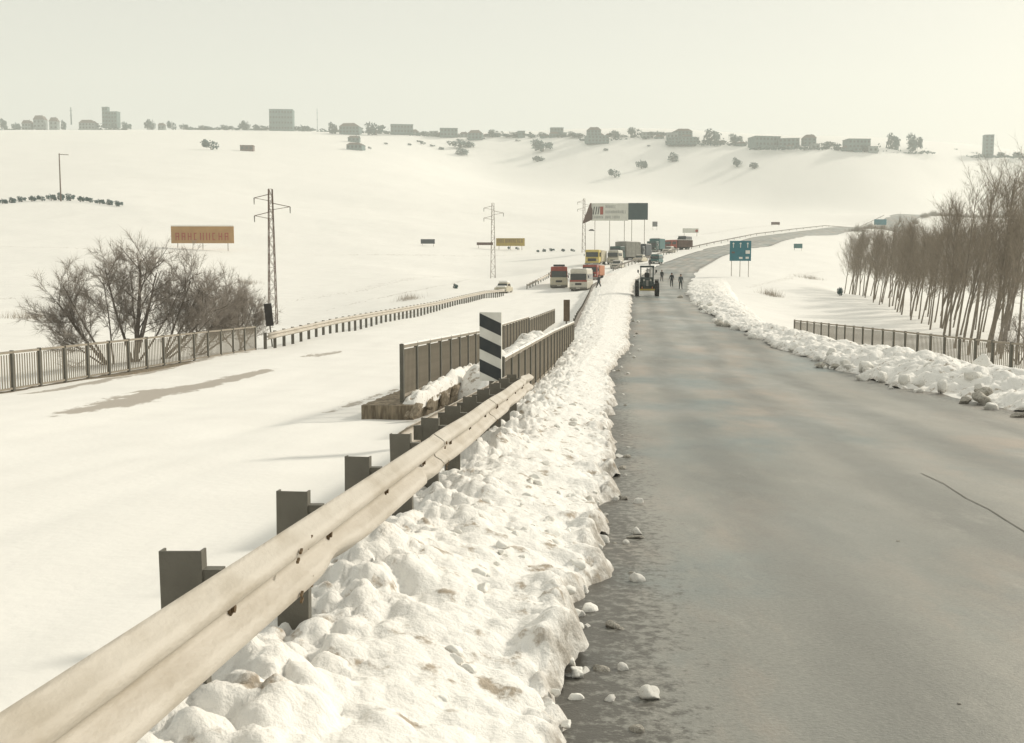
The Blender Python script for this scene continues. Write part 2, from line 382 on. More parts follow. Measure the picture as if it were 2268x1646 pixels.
cp(2000, (100, 705), (150, 660), (230, 612), (330, 570), (450, 540), (580, 517))
cp(2268, (100, 720), (160, 662), (230, 620), (330, 575), (450, 545), (600, 510), (760, 485))
cp(2700, (60, 820), (120, 720), (230, 620), (450, 550), (760, 500))
ctrl = np.array(ctrl, float)
K0 = 40.0
def uv(X, Y):
    q = np.maximum(Y + K0, 1.0)
    return X / q * 1.6, np.log(q)
def _phi(d2): return np.where(d2 > 1e-12, .5 * d2 * np.log(np.maximum(d2, 1e-12)), 0)
cu, cv = uv(ctrl[:, 0], ctrl[:, 1]); cval = (ctrl[:, 2] - CAMZ) / (ctrl[:, 1] + K0)
nC = len(ctrl)
A_ = np.zeros((nC + 3, nC + 3))
A_[:nC, :nC] = _phi((cu[:, None] - cu[None]) ** 2 + (cv[:, None] - cv[None]) ** 2) + np.eye(nC) * 2e-4
A_[:nC, nC:] = np.stack([np.ones(nC), cu, cv], 1); A_[nC:, :nC] = A_[:nC, nC:].T
W_ = np.linalg.solve(A_, np.concatenate([cval, np.zeros(3)]))
def zbase(X, Y):
    X = np.asarray(X, float); Y = np.asarray(Y, float); sh = X.shape
    X = X.ravel(); Y = Y.ravel(); u, v = uv(X, Y); out = np.empty_like(u)
    for i in range(0, len(u), 20000):
        uu = u[i:i + 20000]; vv = v[i:i + 20000]
        P = _phi((uu[:, None] - cu[None]) ** 2 + (vv[:, None] - cv[None]) ** 2)
        out[i:i + 20000] = P @ W_[:nC] + W_[nC] + W_[nC + 1] * uu + W_[nC + 2] * vv
    return (CAMZ + out * np.maximum(Y + K0, 1.0)).reshape(sh)
def relief(X, Y):
    bl, br = lerp(BL, Y), lerp(BR, Y)
    onA = np.clip((X - lerp(AL, Y)) / 2, 0, 1) * np.clip((lerp(MD, Y) - X) / 1, 0, 1)
    near = np.clip((X - bl + .3) / .6, 0, 1) * np.clip((br - X + .3) / .6, 0, 1)
    away = np.clip(np.maximum(bl - X, X - br) / np.clip(Y * .08, 4, 30), 0, 1)
    hill = np.clip((Y - 150) / 200, 0, 1) * away
    rel = fbm(X / 9, Y / 14, 3, 5) * .30 + fbm(X / 60, Y / 60, 8, 3) * np.clip(Y / 160, 0, 1) * 1.1 * hill
    return rel * (1 - near) * (1 - .75 * onA) + onA * (fbm(X * 1.4 - Y * .14, Y * .16, 21, 4) * .06), near
def ztrue(X, Y): return zbase(X, Y) + relief(np.asarray(X, float), np.asarray(Y, float))[0]
def ground(X, Y): return float(ztrue(np.array([X]), np.array([Y]))[0])
def gp(px, Y):
    x = xat(px, Y); return Vector((x, Y, ground(x, Y)))
_YS = np.exp(np.linspace(math.log(3), math.log(1500), 900))
def gpix(px, py, ymin=3.0, ymax=1500):
    d = unproj(px, py); ys = _YS[(_YS >= ymin) & (_YS <= ymax)]
    k = ys / d.y; zz = ztrue(d.x * k, ys); rz = CAMZ + d.z * k
    below = np.nonzero(rz < zz)[0]
    i = below[0] if len(below) else int(np.argmin(rz - zz))
    y = ys[i]; x = d.x * y / d.y
    return Vector((x, y, ground(x, y)))

# terrain sheet
rows, cols = 620, 400
vq = np.linspace(math.log(6), math.log(1750), rows); Yg = np.exp(vq) - K0
ug = np.linspace(-1, 1, cols); ug = np.sign(ug) * np.abs(ug) ** 1.25 * 1.05
Xg = ug[None] * (Yg[:, None] + K0); Yg2 = np.repeat(Yg[:, None], cols, 1)
Zg = zbase(Xg, Yg2)
rel, onB = relief(Xg, Yg2)
Zg = Zg + rel - onB * .16
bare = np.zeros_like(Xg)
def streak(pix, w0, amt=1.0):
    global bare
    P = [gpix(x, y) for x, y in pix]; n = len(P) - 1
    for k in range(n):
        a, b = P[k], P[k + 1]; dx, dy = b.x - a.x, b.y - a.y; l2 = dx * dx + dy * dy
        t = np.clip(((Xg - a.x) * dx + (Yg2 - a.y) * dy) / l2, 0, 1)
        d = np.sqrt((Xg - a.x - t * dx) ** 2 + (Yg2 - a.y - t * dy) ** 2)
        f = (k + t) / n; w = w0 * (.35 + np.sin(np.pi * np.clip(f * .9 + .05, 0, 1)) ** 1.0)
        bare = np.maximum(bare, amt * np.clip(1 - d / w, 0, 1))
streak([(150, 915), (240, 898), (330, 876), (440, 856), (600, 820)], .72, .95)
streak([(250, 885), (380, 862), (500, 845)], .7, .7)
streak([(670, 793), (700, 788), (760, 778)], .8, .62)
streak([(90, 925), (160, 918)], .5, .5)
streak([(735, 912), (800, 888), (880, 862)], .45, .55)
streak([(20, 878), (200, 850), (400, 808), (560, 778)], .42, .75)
for pix_, w_, a_ in (([(700, 694), (850, 660), (1000, 630), (1085, 612)], 1.1, .42), ([(620, 668), (800, 645), (1000, 612)], 4, .33), ([(-60, 662), (300, 655), (570, 668)], 4, .34), ([(640, 566), (900, 566), (1280, 552)], 3.5, .36), ([(-60, 545), (200, 552), (500, 560)], 6, .33), ([(1150, 500), (1300, 520), (1560, 525)], 6, .30), ([(1500, 520), (1750, 500), (1950, 480)], 7, .34), ([(1640, 640), (1760, 610), (1830, 600)], 2.0, .38), ([(700, 455), (1000, 470), (1300, 480)], 12, .28), ([(-50, 400), (300, 395), (700, 410)], 16, .27)):  # faint darker bands across the far fields, drawn through the same mask
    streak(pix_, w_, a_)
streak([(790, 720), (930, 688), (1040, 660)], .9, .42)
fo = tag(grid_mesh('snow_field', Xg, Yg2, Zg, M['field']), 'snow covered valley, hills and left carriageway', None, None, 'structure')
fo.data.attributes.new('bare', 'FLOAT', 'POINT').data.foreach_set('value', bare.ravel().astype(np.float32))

# cleared carriageway on the right
yr = np.concatenate([np.arange(-30, 60, .5), np.exp(np.linspace(math.log(60), math.log(900), 170))])
tt = np.linspace(0, 1, 44)
Xr = (lerp(BL, yr) - .5)[:, None] * (1 - tt) + (lerp(BR, yr) + .5)[:, None] * tt
Yr = np.repeat(yr[:, None], 44, 1)
Zr = zbase(Xr, Yr) + fbm(Xr / 3, Yr / 6, 5, 3) * .015
road = tag(grid_mesh('road', Xr, Yr, Zr, M['road']), 'cleared wet grey carriageway with brown slush stains', None, None, 'structure')
fr = np.repeat(tt[None], len(yr), 0); wd = (lerp(BR, yr) - lerp(BL, yr) + 1)[:, None]; dl = fr * wd - .5; dr_ = (1 - fr) * wd - .5
marg = np.maximum(np.clip(1 - dl / .9, 0, 1), .8 * np.clip(1 - dr_ / 1.0, 0, 1))
trk = np.zeros_like(dl)
for cx in (1.5, 3.3, 5.0, 6.8): trk = np.maximum(trk, np.exp(-((dl - cx) / .42) ** 2))
for nm_, ar in (('margin', marg), ('track', trk)): road.data.attributes.new(nm_, 'FLOAT', 'POINT').data.foreach_set('value', ar.ravel().astype(np.float32))
mb = MB()   # long crack in the asphalt on the right
pts = [at(2010, 1040, 1)]; crack = [gpix(p, q) for p, q in ((2040, 1050), (2090, 1075), (2140, 1108), (2190, 1130), (2230, 1158), (2275, 1186), (2330, 1220))]
for a, b in zip(crack[:-1], crack[1:]):
    n = Vector((b.y - a.y, a.x - b.x, 0)).normalized(); w = .006
    z = Vector((0, 0, .012))
    mb.add([a - n * w + z, a + n * w + z, b + n * w * 1.3 + z, b - n * w * 1.3 + z], [(0, 1, 2, 3)])
mb.build('crack', mat('asphalt_joint_dirt', (.13, .125, .105), .9, (.21, .20, .175), 1.5, pos=True), road)

# swept snow ridges
def bank(name, yr, left, right, prof, lump, seed, label, ragged=None, ncol=90, smooth=True):
    t = np.linspace(0, 1, ncol)[None]; Yb = np.repeat(yr[:, None], ncol, 1)
    rg = 0 if ragged is None else ragged(yr)
    l = left(yr)[:, None]; r = (right(yr) + rg)[:, None]
    Xb = l * (1 - t) + r * t
    T = np.repeat(t, len(yr), 0)
    Zb = zbase(Xb, Yb) + prof(T, Yb) + lump(Xb, Yb, T)
    o = grid_mesh(name, Xb, Yb, Zb, M['bank'], smooth)
    gm = np.clip((T - .86) / .12, 0, 1) if seed == 1 else np.clip((.10 - T) / .10, 0, 1)
    o.data.attributes.new('grime', 'FLOAT', 'POINT').data.foreach_set('value', (gm * .42).ravel().astype(np.float32))
    return tag(o, label, None, None, 'structure')
yb = np.concatenate([np.arange(-6, 2.2, .1), np.exp(np.linspace(math.log(2.2), math.log(190), 620))])
def ragl(y): return vnoise(y * 1.2, y * 0, 3) * .30 + vnoise(y * 3.7, y * 0, 4) * .13 + vnoise(y * 9, y * 0, 6) * .05 + .05
def profl(T, Y):
    far = np.clip((Y - 18) / 40, 0, 1)
    crest = np.interp(T, [0, .12, .3, .6, .84, .955, 1], [-.1, .25, .31, .28, .15, .09, -.06])
    return crest * (1 + far * .9)
def lumpl(X, Y, T):
    rough = np.interp(T, [0, .1, .4, .58, .82, .94, 1], [.3, 1.1, 1.1, .30, .30, .8, .6])
    big = lumps(X * 3.6, Y * 3.6, 1) * .16
    sm = lumps(X * 8, Y * 8, 2) * .08
    xs = lumps(X * 20, Y * 20, 12) * .026
    gate = np.clip(fbm(X * 1.3, Y * 1.3, 31, 3) * 2.0 + .55, .1, 1)
    amp = np.clip(1.15 - (Y - 12) / 60, .55, 1.15)
    return (big * gate + sm + xs + fbm(X * 1.1, Y * 1.1, 9, 3) * .10) * rough * amp - .03 * rough
bank('snow_bank', yb, lambda y: lerp(MD, y) - np.interp(y, [0, 17, 20, 60], [.55, .5, .35, .6]), lambda y: lerp(BL, y), profl, lumpl, 1, 'churned snow ridge between guard rail and cleared road', ragl, 110)
yb2 = np.concatenate([np.arange(3, 12, .12), np.exp(np.linspace(math.log(12), math.log(175), 560))])
wid = lambda y: np.interp(y, [3, 20, 34, 60, 100, 140, 230], [3.9, 3.5, 3.3, 3.3, 5.0, 5.5, 5.5])
def profr(T, Y):
    h = np.interp(Y, [3, 20, 30, 45, 60, 70, 85, 100, 120, 150, 175], [.30, .36, .44, .40, .34, .36, .58, .68, .5, .28, .04])
    c = np.interp(T, [0, .05, .2, .45, .62, .85, 1], [-.08, .10, .42, .92, 1.0, .6, -.25])
    return c * h
def lumpr(X, Y, T):
    rough = np.interp(T, [0, .06, .5, .8, 1], [.5, 1, 1, .7, .2])
    amp = np.interp(Y, [3, 30, 60, 90, 120, 150, 175], [.5, .66, .62, .62, .5, .3, .05])
    return (lumps(X * 1.7, Y * 1.7, 41) * .30 + lumps(X * 3.6, Y * 3.6, 42) * .20 + lumps(X * 8, Y * 8, 43) * .085 + lumps(X * 17, Y * 17, 45) * .03 + fbm(X * .5, Y * .35, 44, 3) * .42) * rough * amp - .08 * rough
def ragr(y): return 0
t_ = None
def right_inner(y): return lerp(BR, y) + vnoise(y * .8, y * 0, 13) * .6 + vnoise(y * 3, y * 0, 14) * .3
bank('snow_bank', yb2, right_inner, lambda y: lerp(BR, y) + wid(y), profr, lumpr, 2, 'high ridge of ploughed snow blocks along the far right road edge', None, 84)

# ------------------------------------------------------------------ near guard rail on the median
def wprofile():
    # (outward, z) of the two-wave section, 0.31 tall, z from top down
    pts = [(.000, 0), (.010, -.012), (.055, -.040), (.078, -.058), (.080, -.082), (.055, -.108), (.012, -.132), (.002, -.150), (.002, -.162), (.012, -.180), (.055, -.204), (.080, -.230), (.078, -.254), (.055, -.272), (.010, -.300), (.000, -.312)]
    return pts
def rail_beam(parent, path, side, name='beam', dents=(), m=None):
    """path: list of world points of the beam's top edge; side = +1 bulges to the right"""
    pr = wprofile(); vs = []; fs = []; n = len(pr)
    O = Vector(parent.location)
    for i, p in enumerate(path):
        a = path[max(i - 1, 0)]; b = path[min(i + 1, len(path) - 1)]; d = (b - a).normalized()
        nrm = Vector((d.y, -d.x, 0)).normalized() * side
        for o, z in pr:
            q = p + nrm * o + Vector((0, 0, z))
            for (dy, dz, ry, rz, amt) in dents:
                w = math.exp(-((p.y - dy) / ry) ** 2 - ((z - dz) / rz) ** 2)
                q = q - nrm * (amt * w) + Vector((0, 0, amt * .25 * w))
            vs.append(q - O)
    for i in range(len(path) - 1):
        for k in range(n - 1):
            fs.append((i * n + k, i * n + k + 1, (i + 1) * n + k + 1, (i + 1) * n + k))
    mb = MB(); mb.add(vs, fs); me = mb.mesh(name, m or M['beam'], True)
    o = link(name, me, parent)
    s = o.modifiers.new('thick', 'SOLIDIFY'); s.thickness = .006; s.offset = 0
    return o
def post_mesh(h, w=.15, d=.09):
    mb = MB(); t = .008       # C section, web towards -y
    d = .05; prof = [(-w / 2, -d / 2), (w / 2, -d / 2), (w / 2, d / 2), (w / 2 - t, d / 2), (w / 2 - t, -d / 2 + t), (-w / 2 + t, -d / 2 + t), (-w / 2 + t, d / 2), (-w / 2, d / 2)]
    n = len(prof)
    vs = [(x, y, -h) for x, y in prof] + [(x, y, 0) for x, y in prof]
    fs = [(k, (k + 1) % n, n + (k + 1) % n, n + k) for k in range(n)] + [tuple(range(n - 1, -1, -1)), tuple(range(n, 2 * n))]
    mb.add(vs, fs); return mb.mesh('post', M['post'])
def ptop(Y): return lerp(ZR, Y) + .975
rx0 = lambda Y: -1.45 + .085 * Y
gr = thing('guard_rail', 'tan two-wave guard rail with dark posts crossing the near foreground', 'guard rail', (rx0(2), 2, float(lerp(ZR, 2))))
O = Vector(gr.location)
path = [Vector((rx0(y) + .155, y, float(ptop(y)) - .06 + .006 * math.sin(y * 1.7) * (y > 8))) for y in np.arange(.6, 18.8, .1)]
rail_beam(gr, path, 1, 'beam', ((5.05, -.27, .28, .06, .05), (7.6, -.22, .12, .07, .055), (8.4, -.30, .30, .05, .03), (14.5, -.27, .5, .06, .04), (17.6, -.1, .5, .3, .05)))
path = [Vector((rx0(y) - .155, y, float(ptop(y)) - .06)) for y in np.arange(8.75, 18.3, .25)]
rail_beam(gr, path, -1, 'beam')
pm = post_mesh(1.25); rz_rail = -math.atan(.085)
for k in range(0, 11):
    y = 3.67 + 1.335 * k
    o = link('post', pm, gr, Vector((rx0(y), y, float(ptop(y)))) - O); o.rotation_euler = (R(rng.uniform(-1.5, 1.5)), R(rng.uniform(-1.5, 1.5)), rz_rail + R(rng.uniform(-4, 4)))
    mb = MB(); mb.box((.105, .0, -.125), (.07, .05, .12)); mb.build('spacer', M['post'], gr, Vector((rx0(y), y, float(ptop(y)))) - O)
    if y > 8.5:
        mb = MB(); mb.box((-.105, .0, -.125), (.07, .05, .12)); mb.build('spacer', M['post'], gr, Vector((rx0(y), y, float(ptop(y)))) - O)
    mb = MB(); mb.tube((.160, 0, -.208), (.178, 0, -.208), .016, n=8); mb.tube((.155, 0, -.208), (.166, 0, -.208), .028, n=10); mb.build('bolt', M['slot'], gr, Vector((rx0(y), y, float(ptop(y)))) - O)
for y in (8.35, 12.3):
    pth = [Vector((rx0(q) + .1585, q, float(ptop(q)) - .057 + .006 * math.sin(q * 1.7) * (q > 8))) for q in np.arange(y - .17, y + .171, .034)]
    rail_beam(gr, pth, 1, 'lap_joint', ((5.05, -.27, .28, .06, .05), (7.6, -.22, .12, .07, .055), (8.4, -.30, .30, .05, .03)))
for y in (1.3, 4.35, 8.35, 12.3, 16.3):     # splice bolts
    for dy in (-.11, .11):
        for z in (-.062, -.10, -.236, -.262):
            mb = MB(); mb.box((0, 0, 0), (.010, .034, .010), rx=R(12)); mb.build('bolt', M['slot'], gr, Vector((rx0(y) + .155 + .083 - (.012 if z in (-.10,) else 0), y + dy, float(ptop(y)) - .06 + z)) - O)

# ------------------------------------------------------------------ bridge railings
BAL_H = .88
_bal = MB().box((0, 0, 0), (.022, .022, BAL_H)).mesh('baluster', M['fence'])
def railing(label, top, spacing=1.33, nb=10, H=1.08, group='bridge railings', cap=False, snowy=False):
    """top: world points of the hand rail"""
    seg = [0]
    for a, b in zip(top[:-1], top[1:]): seg.append(seg[-1] + (b - a).length)
    def pos(s):
        for i in range(len(top) - 1):
            if s <= seg[i + 1] or i == len(top) - 2:
                f = (s - seg[i]) / (seg[i + 1] - seg[i]); return top[i].lerp(top[i + 1], f), (top[i + 1] - top[i]).normalized()
    t = thing('bridge_railing', label, 'railing', top[0] - Vector((0, 0, H)), 0, group); O = Vector(t.location)
    n = max(1, int(round(seg[-1] / spacing)))
    pmesh = MB().box((0, 0, -H / 2 + .02), (.075, .09, H + .06)).mesh('post', M['fencepost'])
    for i in range(n + 1):
        p, d = pos(seg[-1] * i / n); rz = math.atan2(-d.x, d.y)
        o = link('post', pmesh, t, p - O); o.rotation_euler = (0, 0, rz)
        if i < n:
            for k in range(1, nb + 1):
                q, _ = pos(seg[-1] * (i + k / (nb + 1)) / n)
                o = link('baluster', _bal, t, q - O + Vector((0, 0, -.06 - BAL_H / 2))); o.rotation_euler = (0, 0, rz)
    for nm, dz, w, h in (('top_rail', 0, .075, .06), ('bottom_rail', -.96, .05, .05)):
        mb = MB()
        vs = []
        for i, p in enumerate(top):
            d = (top[min(i + 1, len(top) - 1)] - top[max(i - 1, 0)]).normalized(); nr = Vector((d.y, -d.x, 0)).normalized() * (w / 2)
            for s_, zz in ((-1, -h / 2), (1, -h / 2), (1, h / 2), (-1, h / 2)): vs.append(p - O + nr * s_ + Vector((0, 0, dz + zz)))
        fs = [(0, 1, 2, 3), tuple(len(vs) - 4 + k for k in (3, 2, 1, 0))]
        for i in range(len(top) - 1):
            for k in range(4): fs.append((i * 4 + k, i * 4 + (k + 1) % 4, i * 4 + 4 + (k + 1) % 4, i * 4 + 4 + k))
        mb.add(vs, fs); mb.build(nm, M['fence'], t)
    if snowy:
        mb = MB(); vs = []; N = 60
        for i in range(N + 1):
            p, d = pos(seg[-1] * i / N); nr = Vector((d.y, -d.x, 0)).normalized() * .045
            hh = .03 + .015 * mnoise.noise(Vector((i * .7, 3, 1)))
            vs += [p - O - nr + Vector((0, 0, .031)), p - O - nr * .5 + Vector((0, 0, .031 + hh)), p - O + nr * .5 + Vector((0, 0, .031 + hh)), p - O + nr + Vector((0, 0, .031))]
        fs = [(i * 4 + k, i * 4 + k + 1, i * 4 + 5 + k, i * 4 + 4 + k) for i in range(N) for k in range(3)]
        mb.add(vs, fs); mb.build('snow_cap', M['snow'], t, None, True)
    return t
p0, p1 = at(0, 783, 28), at(565, 724, 47)
pm0 = p0 + (p0 - p1) * .25
railing('see-through railing with thin bars along the left bridge edge below the bare trees', [pm0, p0, p1])
def kerb(name, label, a, b, w, h, side, m, hump=False):
    """rough concrete kerb under a railing"""
    n = 60; mb = MB(); vs = []
    d = (b - a).normalized(); nr = Vector((d.y, -d.x, 0)).normalized()
    for i in range(n + 1):
        p = a.lerp(b, i / n); j = lambda k: mnoise.noise(Vector((i * .9, k * 3.1, 5))) * .03
        vs += [p + nr * (w[0] + j(0)) + Vector((0, 0, -h)), p + nr * (w[0] + j(1)) + Vector((0, 0, j(2))), p + nr * (w[1] + j(3)) + Vector((0, 0, j(4))), p + nr * (w[1] + j(5)) + Vector((0, 0, -h))]
    fs = [(0, 1, 2, 3), tuple(len(vs) - 4 + k for k in (3, 2, 1, 0))]
    for i in range(n):
        for k in range(3): fs.append((i * 4 + k, i * 4 + k + 1, i * 4 + 5 + k, i * 4 + 4 + k))
    mb.add(vs, fs); return tag(mb.build(name, m), label, None, None, 'structure')
dz = Vector((0, 0, -1.09))
kerb('bridge_kerb', 'stained concrete kerb under the left railing', pm0 + dz + Vector((0, 0, .06)), p1 + dz + (p1 - p0).normalized() * .6 + Vector((0, 0, .06)), (-.2, .4), .5, 1, M['concrete'])
# left railing of the median gap
q0, q1, q2 = at(890, 768, 21), at(1062, 735, 31), at(1170, 703, 50)
railing('left railing of the median gap, dark posts with tan infill, starting at the broken kerb', [q0, q1, q2], snowy=True)
q3, q4 = at(1172, 707, 52), at(1228, 686, 69)
railing('short far railing continuing behind the striped marker board', [q3, q4])
kerb('bridge_kerb', 'broken stained concrete kerb carrying the left median railing', q0 + dz + Vector((-.05, -.35, -.02)), q1 + dz + Vector((0, 0, .02)), (-.72, .30), .55, 1, M['concrete'])
kerb('bridge_kerb', 'stained concrete kerb under the far part of the left median railing', q1 + dz + Vector((0, .05, .05)), q2 + dz, (-.2, .3), .5, 1, M['concrete'])
# drifted snow on that kerb
def drift(name, a, b, w, h, seed, label):
    n, m = 90, 12; t = np.linspace(0, 1, n)[:, None]; s = np.linspace(-1, 1, m)[None]
    d = (b - a).normalized(); nr = Vector((d.y, -d.x, 0)).normalized()
    L = (b - a).length
    prof = np.sqrt(np.clip(1 - s ** 2, 0, 1)) * h * (.45 + 1.1 * np.abs(fbm(t * L * 1.1 + 0 * s, s * .8 + 0 * t, seed, 4)) + .5 * lumps(t * L * 2 + 0 * s, s * 1.2 + 0 * t, seed))
    env = np.clip(np.minimum(t, 1 - t) * L / .5, 0, 1) ** .6
    prof = prof * env - .12 * np.clip((np.abs(s) - .8) / .2, 0, 1) - .12 * (1 - env)
    X = a.x + (b.x - a.x) * t + nr.x * w * s; Y = a.y + (b.y - a.y) * t + nr.y * w * s
    Z = a.z + (b.z - a.z) * t + prof - .02
    return tag(grid_mesh(name, X, Y, Z, M['bank']), label, None, None, 'structure')
drift('snow_drift', q0 + dz + Vector((.13, -.2, .0)), q1 + dz + Vector((.14, .6, .04)), .17, .24, 3, 'snow lying on the broken median kerb')
drift('snow_drift', q0.lerp(q1, .45) + dz + Vector((.75, 0, -.25)), q1 + dz + Vector((.75, 2, -.05)), .55, .5, 15, 'snow filling the gap between the rail end and the median kerb')
drift('snow_drift', q1 + dz + Vector((.25, -4.5, -.1)), q2 + dz + Vector((.5, 0, .0)), .6, .55, 5, 'snow filling the gap between the median railings')
r0, r1 = at(1113, 797, 18.3), at(1270, 715, 43)
railing('right railing of the median gap seen edge-on beside the snow ridge', [r0, r0.lerp(r1, .5) + Vector((0, 0, .04)), r1], snowy=True)
drift('snow_drift', r0 + Vector((-.35, .6, -1.0)), r1 + Vector((-.5, 0, -.75)), .45, .5, 8, 'snow piled behind the right median railing')
# right bridge edge
s0, s1 = at(2230, 760, 34), at(1760, 710, 60)
sA = Vector((s0.x + .1, 20.5, s0.z + .42))
railing('half buried railing along the right bridge edge behind the ploughed snow', [sA, s0, s1], 1.33, 9)


# ------------------------------------------------------------------ marker boards
def chevron(px, py, Y, w, h):
    p = at(px, py, Y); t = thing('marker_board', 'black and white striped obstacle marker board at the rail end', 'road sign', (p.x, p.y, p.z - 1.35), R(-14))
    z0 = 1.35 - h / 2
    MB().box((0, 0, z0 + h / 2), (w, .05, h)).build('board', M['white'], t)
    drop = .45 * w
    for k in range(3):
        tl_ = z0 + h * (1 - .012 - k * .333); bl_ = tl_ - h * .185; tr_, br_ = tl_ - drop, bl_ - drop
        mb = MB(); mb.add([(-w / 2, -.029, bl_), (w / 2, -.029, br_), (w / 2, -.029, tr_), (-w / 2, -.029, tl_), (-w / 2, -.0255, bl_), (w / 2, -.0255, br_), (w / 2, -.0255, tr_), (-w / 2, -.0255, tl_)], [(0, 1, 2, 3), (7, 6, 5, 4), (0, 4, 5, 1), (1, 5, 6, 2), (2, 6, 7, 3), (3, 7, 4, 0)])
        mb.build('stripe', M['black'], t)
    MB().box((0, .05, .45), (.07, .05, 1.3)).build('post', M['post'], t)
chevron(1087, 768, 16.2, .335, 1.03)
def plain_board(label, px, py0, py1, Y, w, m, tilt=0, legs=.6):
    a, b = at(px, py1, Y), at(px, py0, Y); h = b.z - a.z
    t = thing('marker_board', label, 'road sign', (a.x, a.y, a.z - legs), R(8)); t.rotation_euler = (0, R(tilt), R(8))
    MB().box((0, 0, legs + h / 2), (w, .05, h)).build('board', m, t)
    MB().box((0, .055, legs / 2 + .2), (.06, .05, legs + .9)).build('post', M['post'], t)
plain_board('plain brown marker board standing past the end of the median railing', 1255, 664, 712, 47, .27, M['woodboard'], 0, .4)
plain_board('dark tilted marker board standing at the start of the left guard rail', 601, 672, 722, 49, .34, M['darkboard'], -5, .7)

# ------------------------------------------------------------------ far guard rails
def far_rail(label, pts, spacing, h=.75, m=None, drop=0, posts=True):
    t = thing('guard_rail', label, 'guard rail', pts[0] - Vector((0, 0, h))); O = Vector(t.location)
    dense = []
    for a, b in zip(pts[:-1], pts[1:]):
        n = max(1, int((b - a).length / 1.5)); dense += [a.lerp(b, i / n) for i in range(n)]
    dense.append(pts[-1])
    rail_beam(t, dense, 1, 'beam', (), m)
    me = post_mesh(1.15, .14, .09)
    L = 0; nxt = 0
    for a, b in zip(dense[:-1], dense[1:]):
        sl = (b - a).length
        while nxt <= L + sl:
            p = a.lerp(b, (nxt - L) / sl); d = (b - a).normalized(); nr = Vector((d.y, -d.x, 0))
            o = link('post', me, t, p - O - nr * .06 + Vector((0, 0, .03))); o.rotation_euler = (0, 0, math.atan2(-d.x, d.y))
            nxt += spacing
        L += sl
    return t
def onA_left(Y, h=.8): return Vector((float(lerp(AL, Y)), Y, ground(float(lerp(AL, Y)), Y) + h))
a0 = at(590, 738, 48)
pts = [a0] + [onA_left(Y, .82) for Y in (60, 75, 90, 105, 120, 132)]
far_rail('long tan guard rail on many short posts along the far left carriageway edge', pts, 1.335)
far_rail('snow laden stretch of guard rail beyond the stuck cream car', [onA_left(Y, .7) for Y in (150, 165, 182, 200)], 2.7)
def onM(Y, h): return Vector((float(lerp(MD, Y)), Y, ground(float(lerp(MD, Y)), Y) + h))
dkbeam = mat('shade_toned_beam', (.13, .11, .085), .7, (.10, .085, .07), 2)  # beam colour darkened to hold the shade of its dark side
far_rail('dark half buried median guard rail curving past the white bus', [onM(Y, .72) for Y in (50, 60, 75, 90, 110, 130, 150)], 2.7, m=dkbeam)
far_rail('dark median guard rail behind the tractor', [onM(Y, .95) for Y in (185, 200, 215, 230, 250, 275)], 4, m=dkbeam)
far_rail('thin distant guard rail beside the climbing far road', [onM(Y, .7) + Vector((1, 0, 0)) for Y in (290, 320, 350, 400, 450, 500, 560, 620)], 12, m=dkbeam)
p_ = [gpix(1616, 672), gpix(1654, 690)]
bR = lambda Y: Vector((float(lerp(BR, Y)) + 5.6, Y, ground(float(lerp(BR, Y)) + 5.6, Y) + 1.15))
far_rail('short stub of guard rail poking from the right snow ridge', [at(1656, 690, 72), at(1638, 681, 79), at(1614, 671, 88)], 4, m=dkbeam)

# ------------------------------------------------------------------ lattice poles
def lattice_pole(label, px, pytop, pybase, Y, H=None, arms=True, wb=1.0):
    b = at(px, pybase, Y); tp = at(px, pytop, Y); h = tp.z - b.z
    t = thing('lattice_pole', label, 'power pole', (b.x, b.y, b.z - .3), 0, 'lattice power poles')
    mb = MB(); w0, w1 = .42 * wb, .19 * wb
    leg = lambda sx, sy: MB().tube((sx * w0, sy * w0, 0), (sx * w1, sy * w1, h + .3), .055, .045, 5)
    for sx in (-1, 1):
        for sy in (-1, 1): leg(sx, sy).build('leg', M['lattice'], t)
    n = 16
    for i in range(n):
        z0, z1 = (h + .3) * i / n, (h + .3) * (i + 1) / n
        a0_, a1_ = w0 + (w1 - w0) * i / n, w0 + (w1 - w0) * (i + 1) / n
        s = 1 if i % 2 else -1
        for sy in (-1, 1):
            mb.tube((s * a0_, sy * a0_, z0), (-s * a1_, sy * a1_, z1), .028, n=4); mb.tube((sy * a0_, s * a0_, z0), (sy * a1_, -s * a1_, z1), .028, n=4)
        mb.tube((-a1_, -a1_, z1), (a1_, -a1_, z1), .025, n=4)
    tag(mb.build('bracing', M['lattice'], t), kind='stuff')
    if arms:
        for sx, za, L in ((-1, .965, 1.75), (1, .90, 2.05), (-1, .835, 1.75)):
            z = h * za + .3
            mb = MB(); mb.tube((0, 0, z), (sx * L, 0, z - .42 * 1.0), .04, n=5); mb.tube((0, 0, z - .75), (sx * L, 0, z - .42), .03, n=5)
            o = mb.build('cross_arm', M['lattice'], t)
            MB().tube((sx * L, 0, z - .42), (sx * L, 0, z - 1.1), .07, .05, 6).build('insulator', M['rim'], o)
lattice_pole('nearest rusty lattice power pole with three cross arms beside the bare trees', 605, 419, 720, 116)
lattice_pole('middle thin lattice power pole beside the yellow billboard', 1092, 450, 620, 212, wb=1.1)
lattice_pole('farthest lattice power pole left of the big billboard', 1293, 440, 562, 300, wb=1.2)
b = gpix(135, 446); tp = at(135, 340, b.y)
t = thing('power_pole', 'faint far pole rising from the dark hedge on the left slope', 'power pole', b)
MB().tube((0, 0, -.3), (0, 0, tp.z - b.z), .30, .2, 6).build('mast', M['lattice'], t)
mb = MB(); mb.tube((0, 0, tp.z - b.z - .3), (3.4, 0, tp.z - b.z - .5), .12, n=5); mb.build('cross_arm', M['lattice'], t)

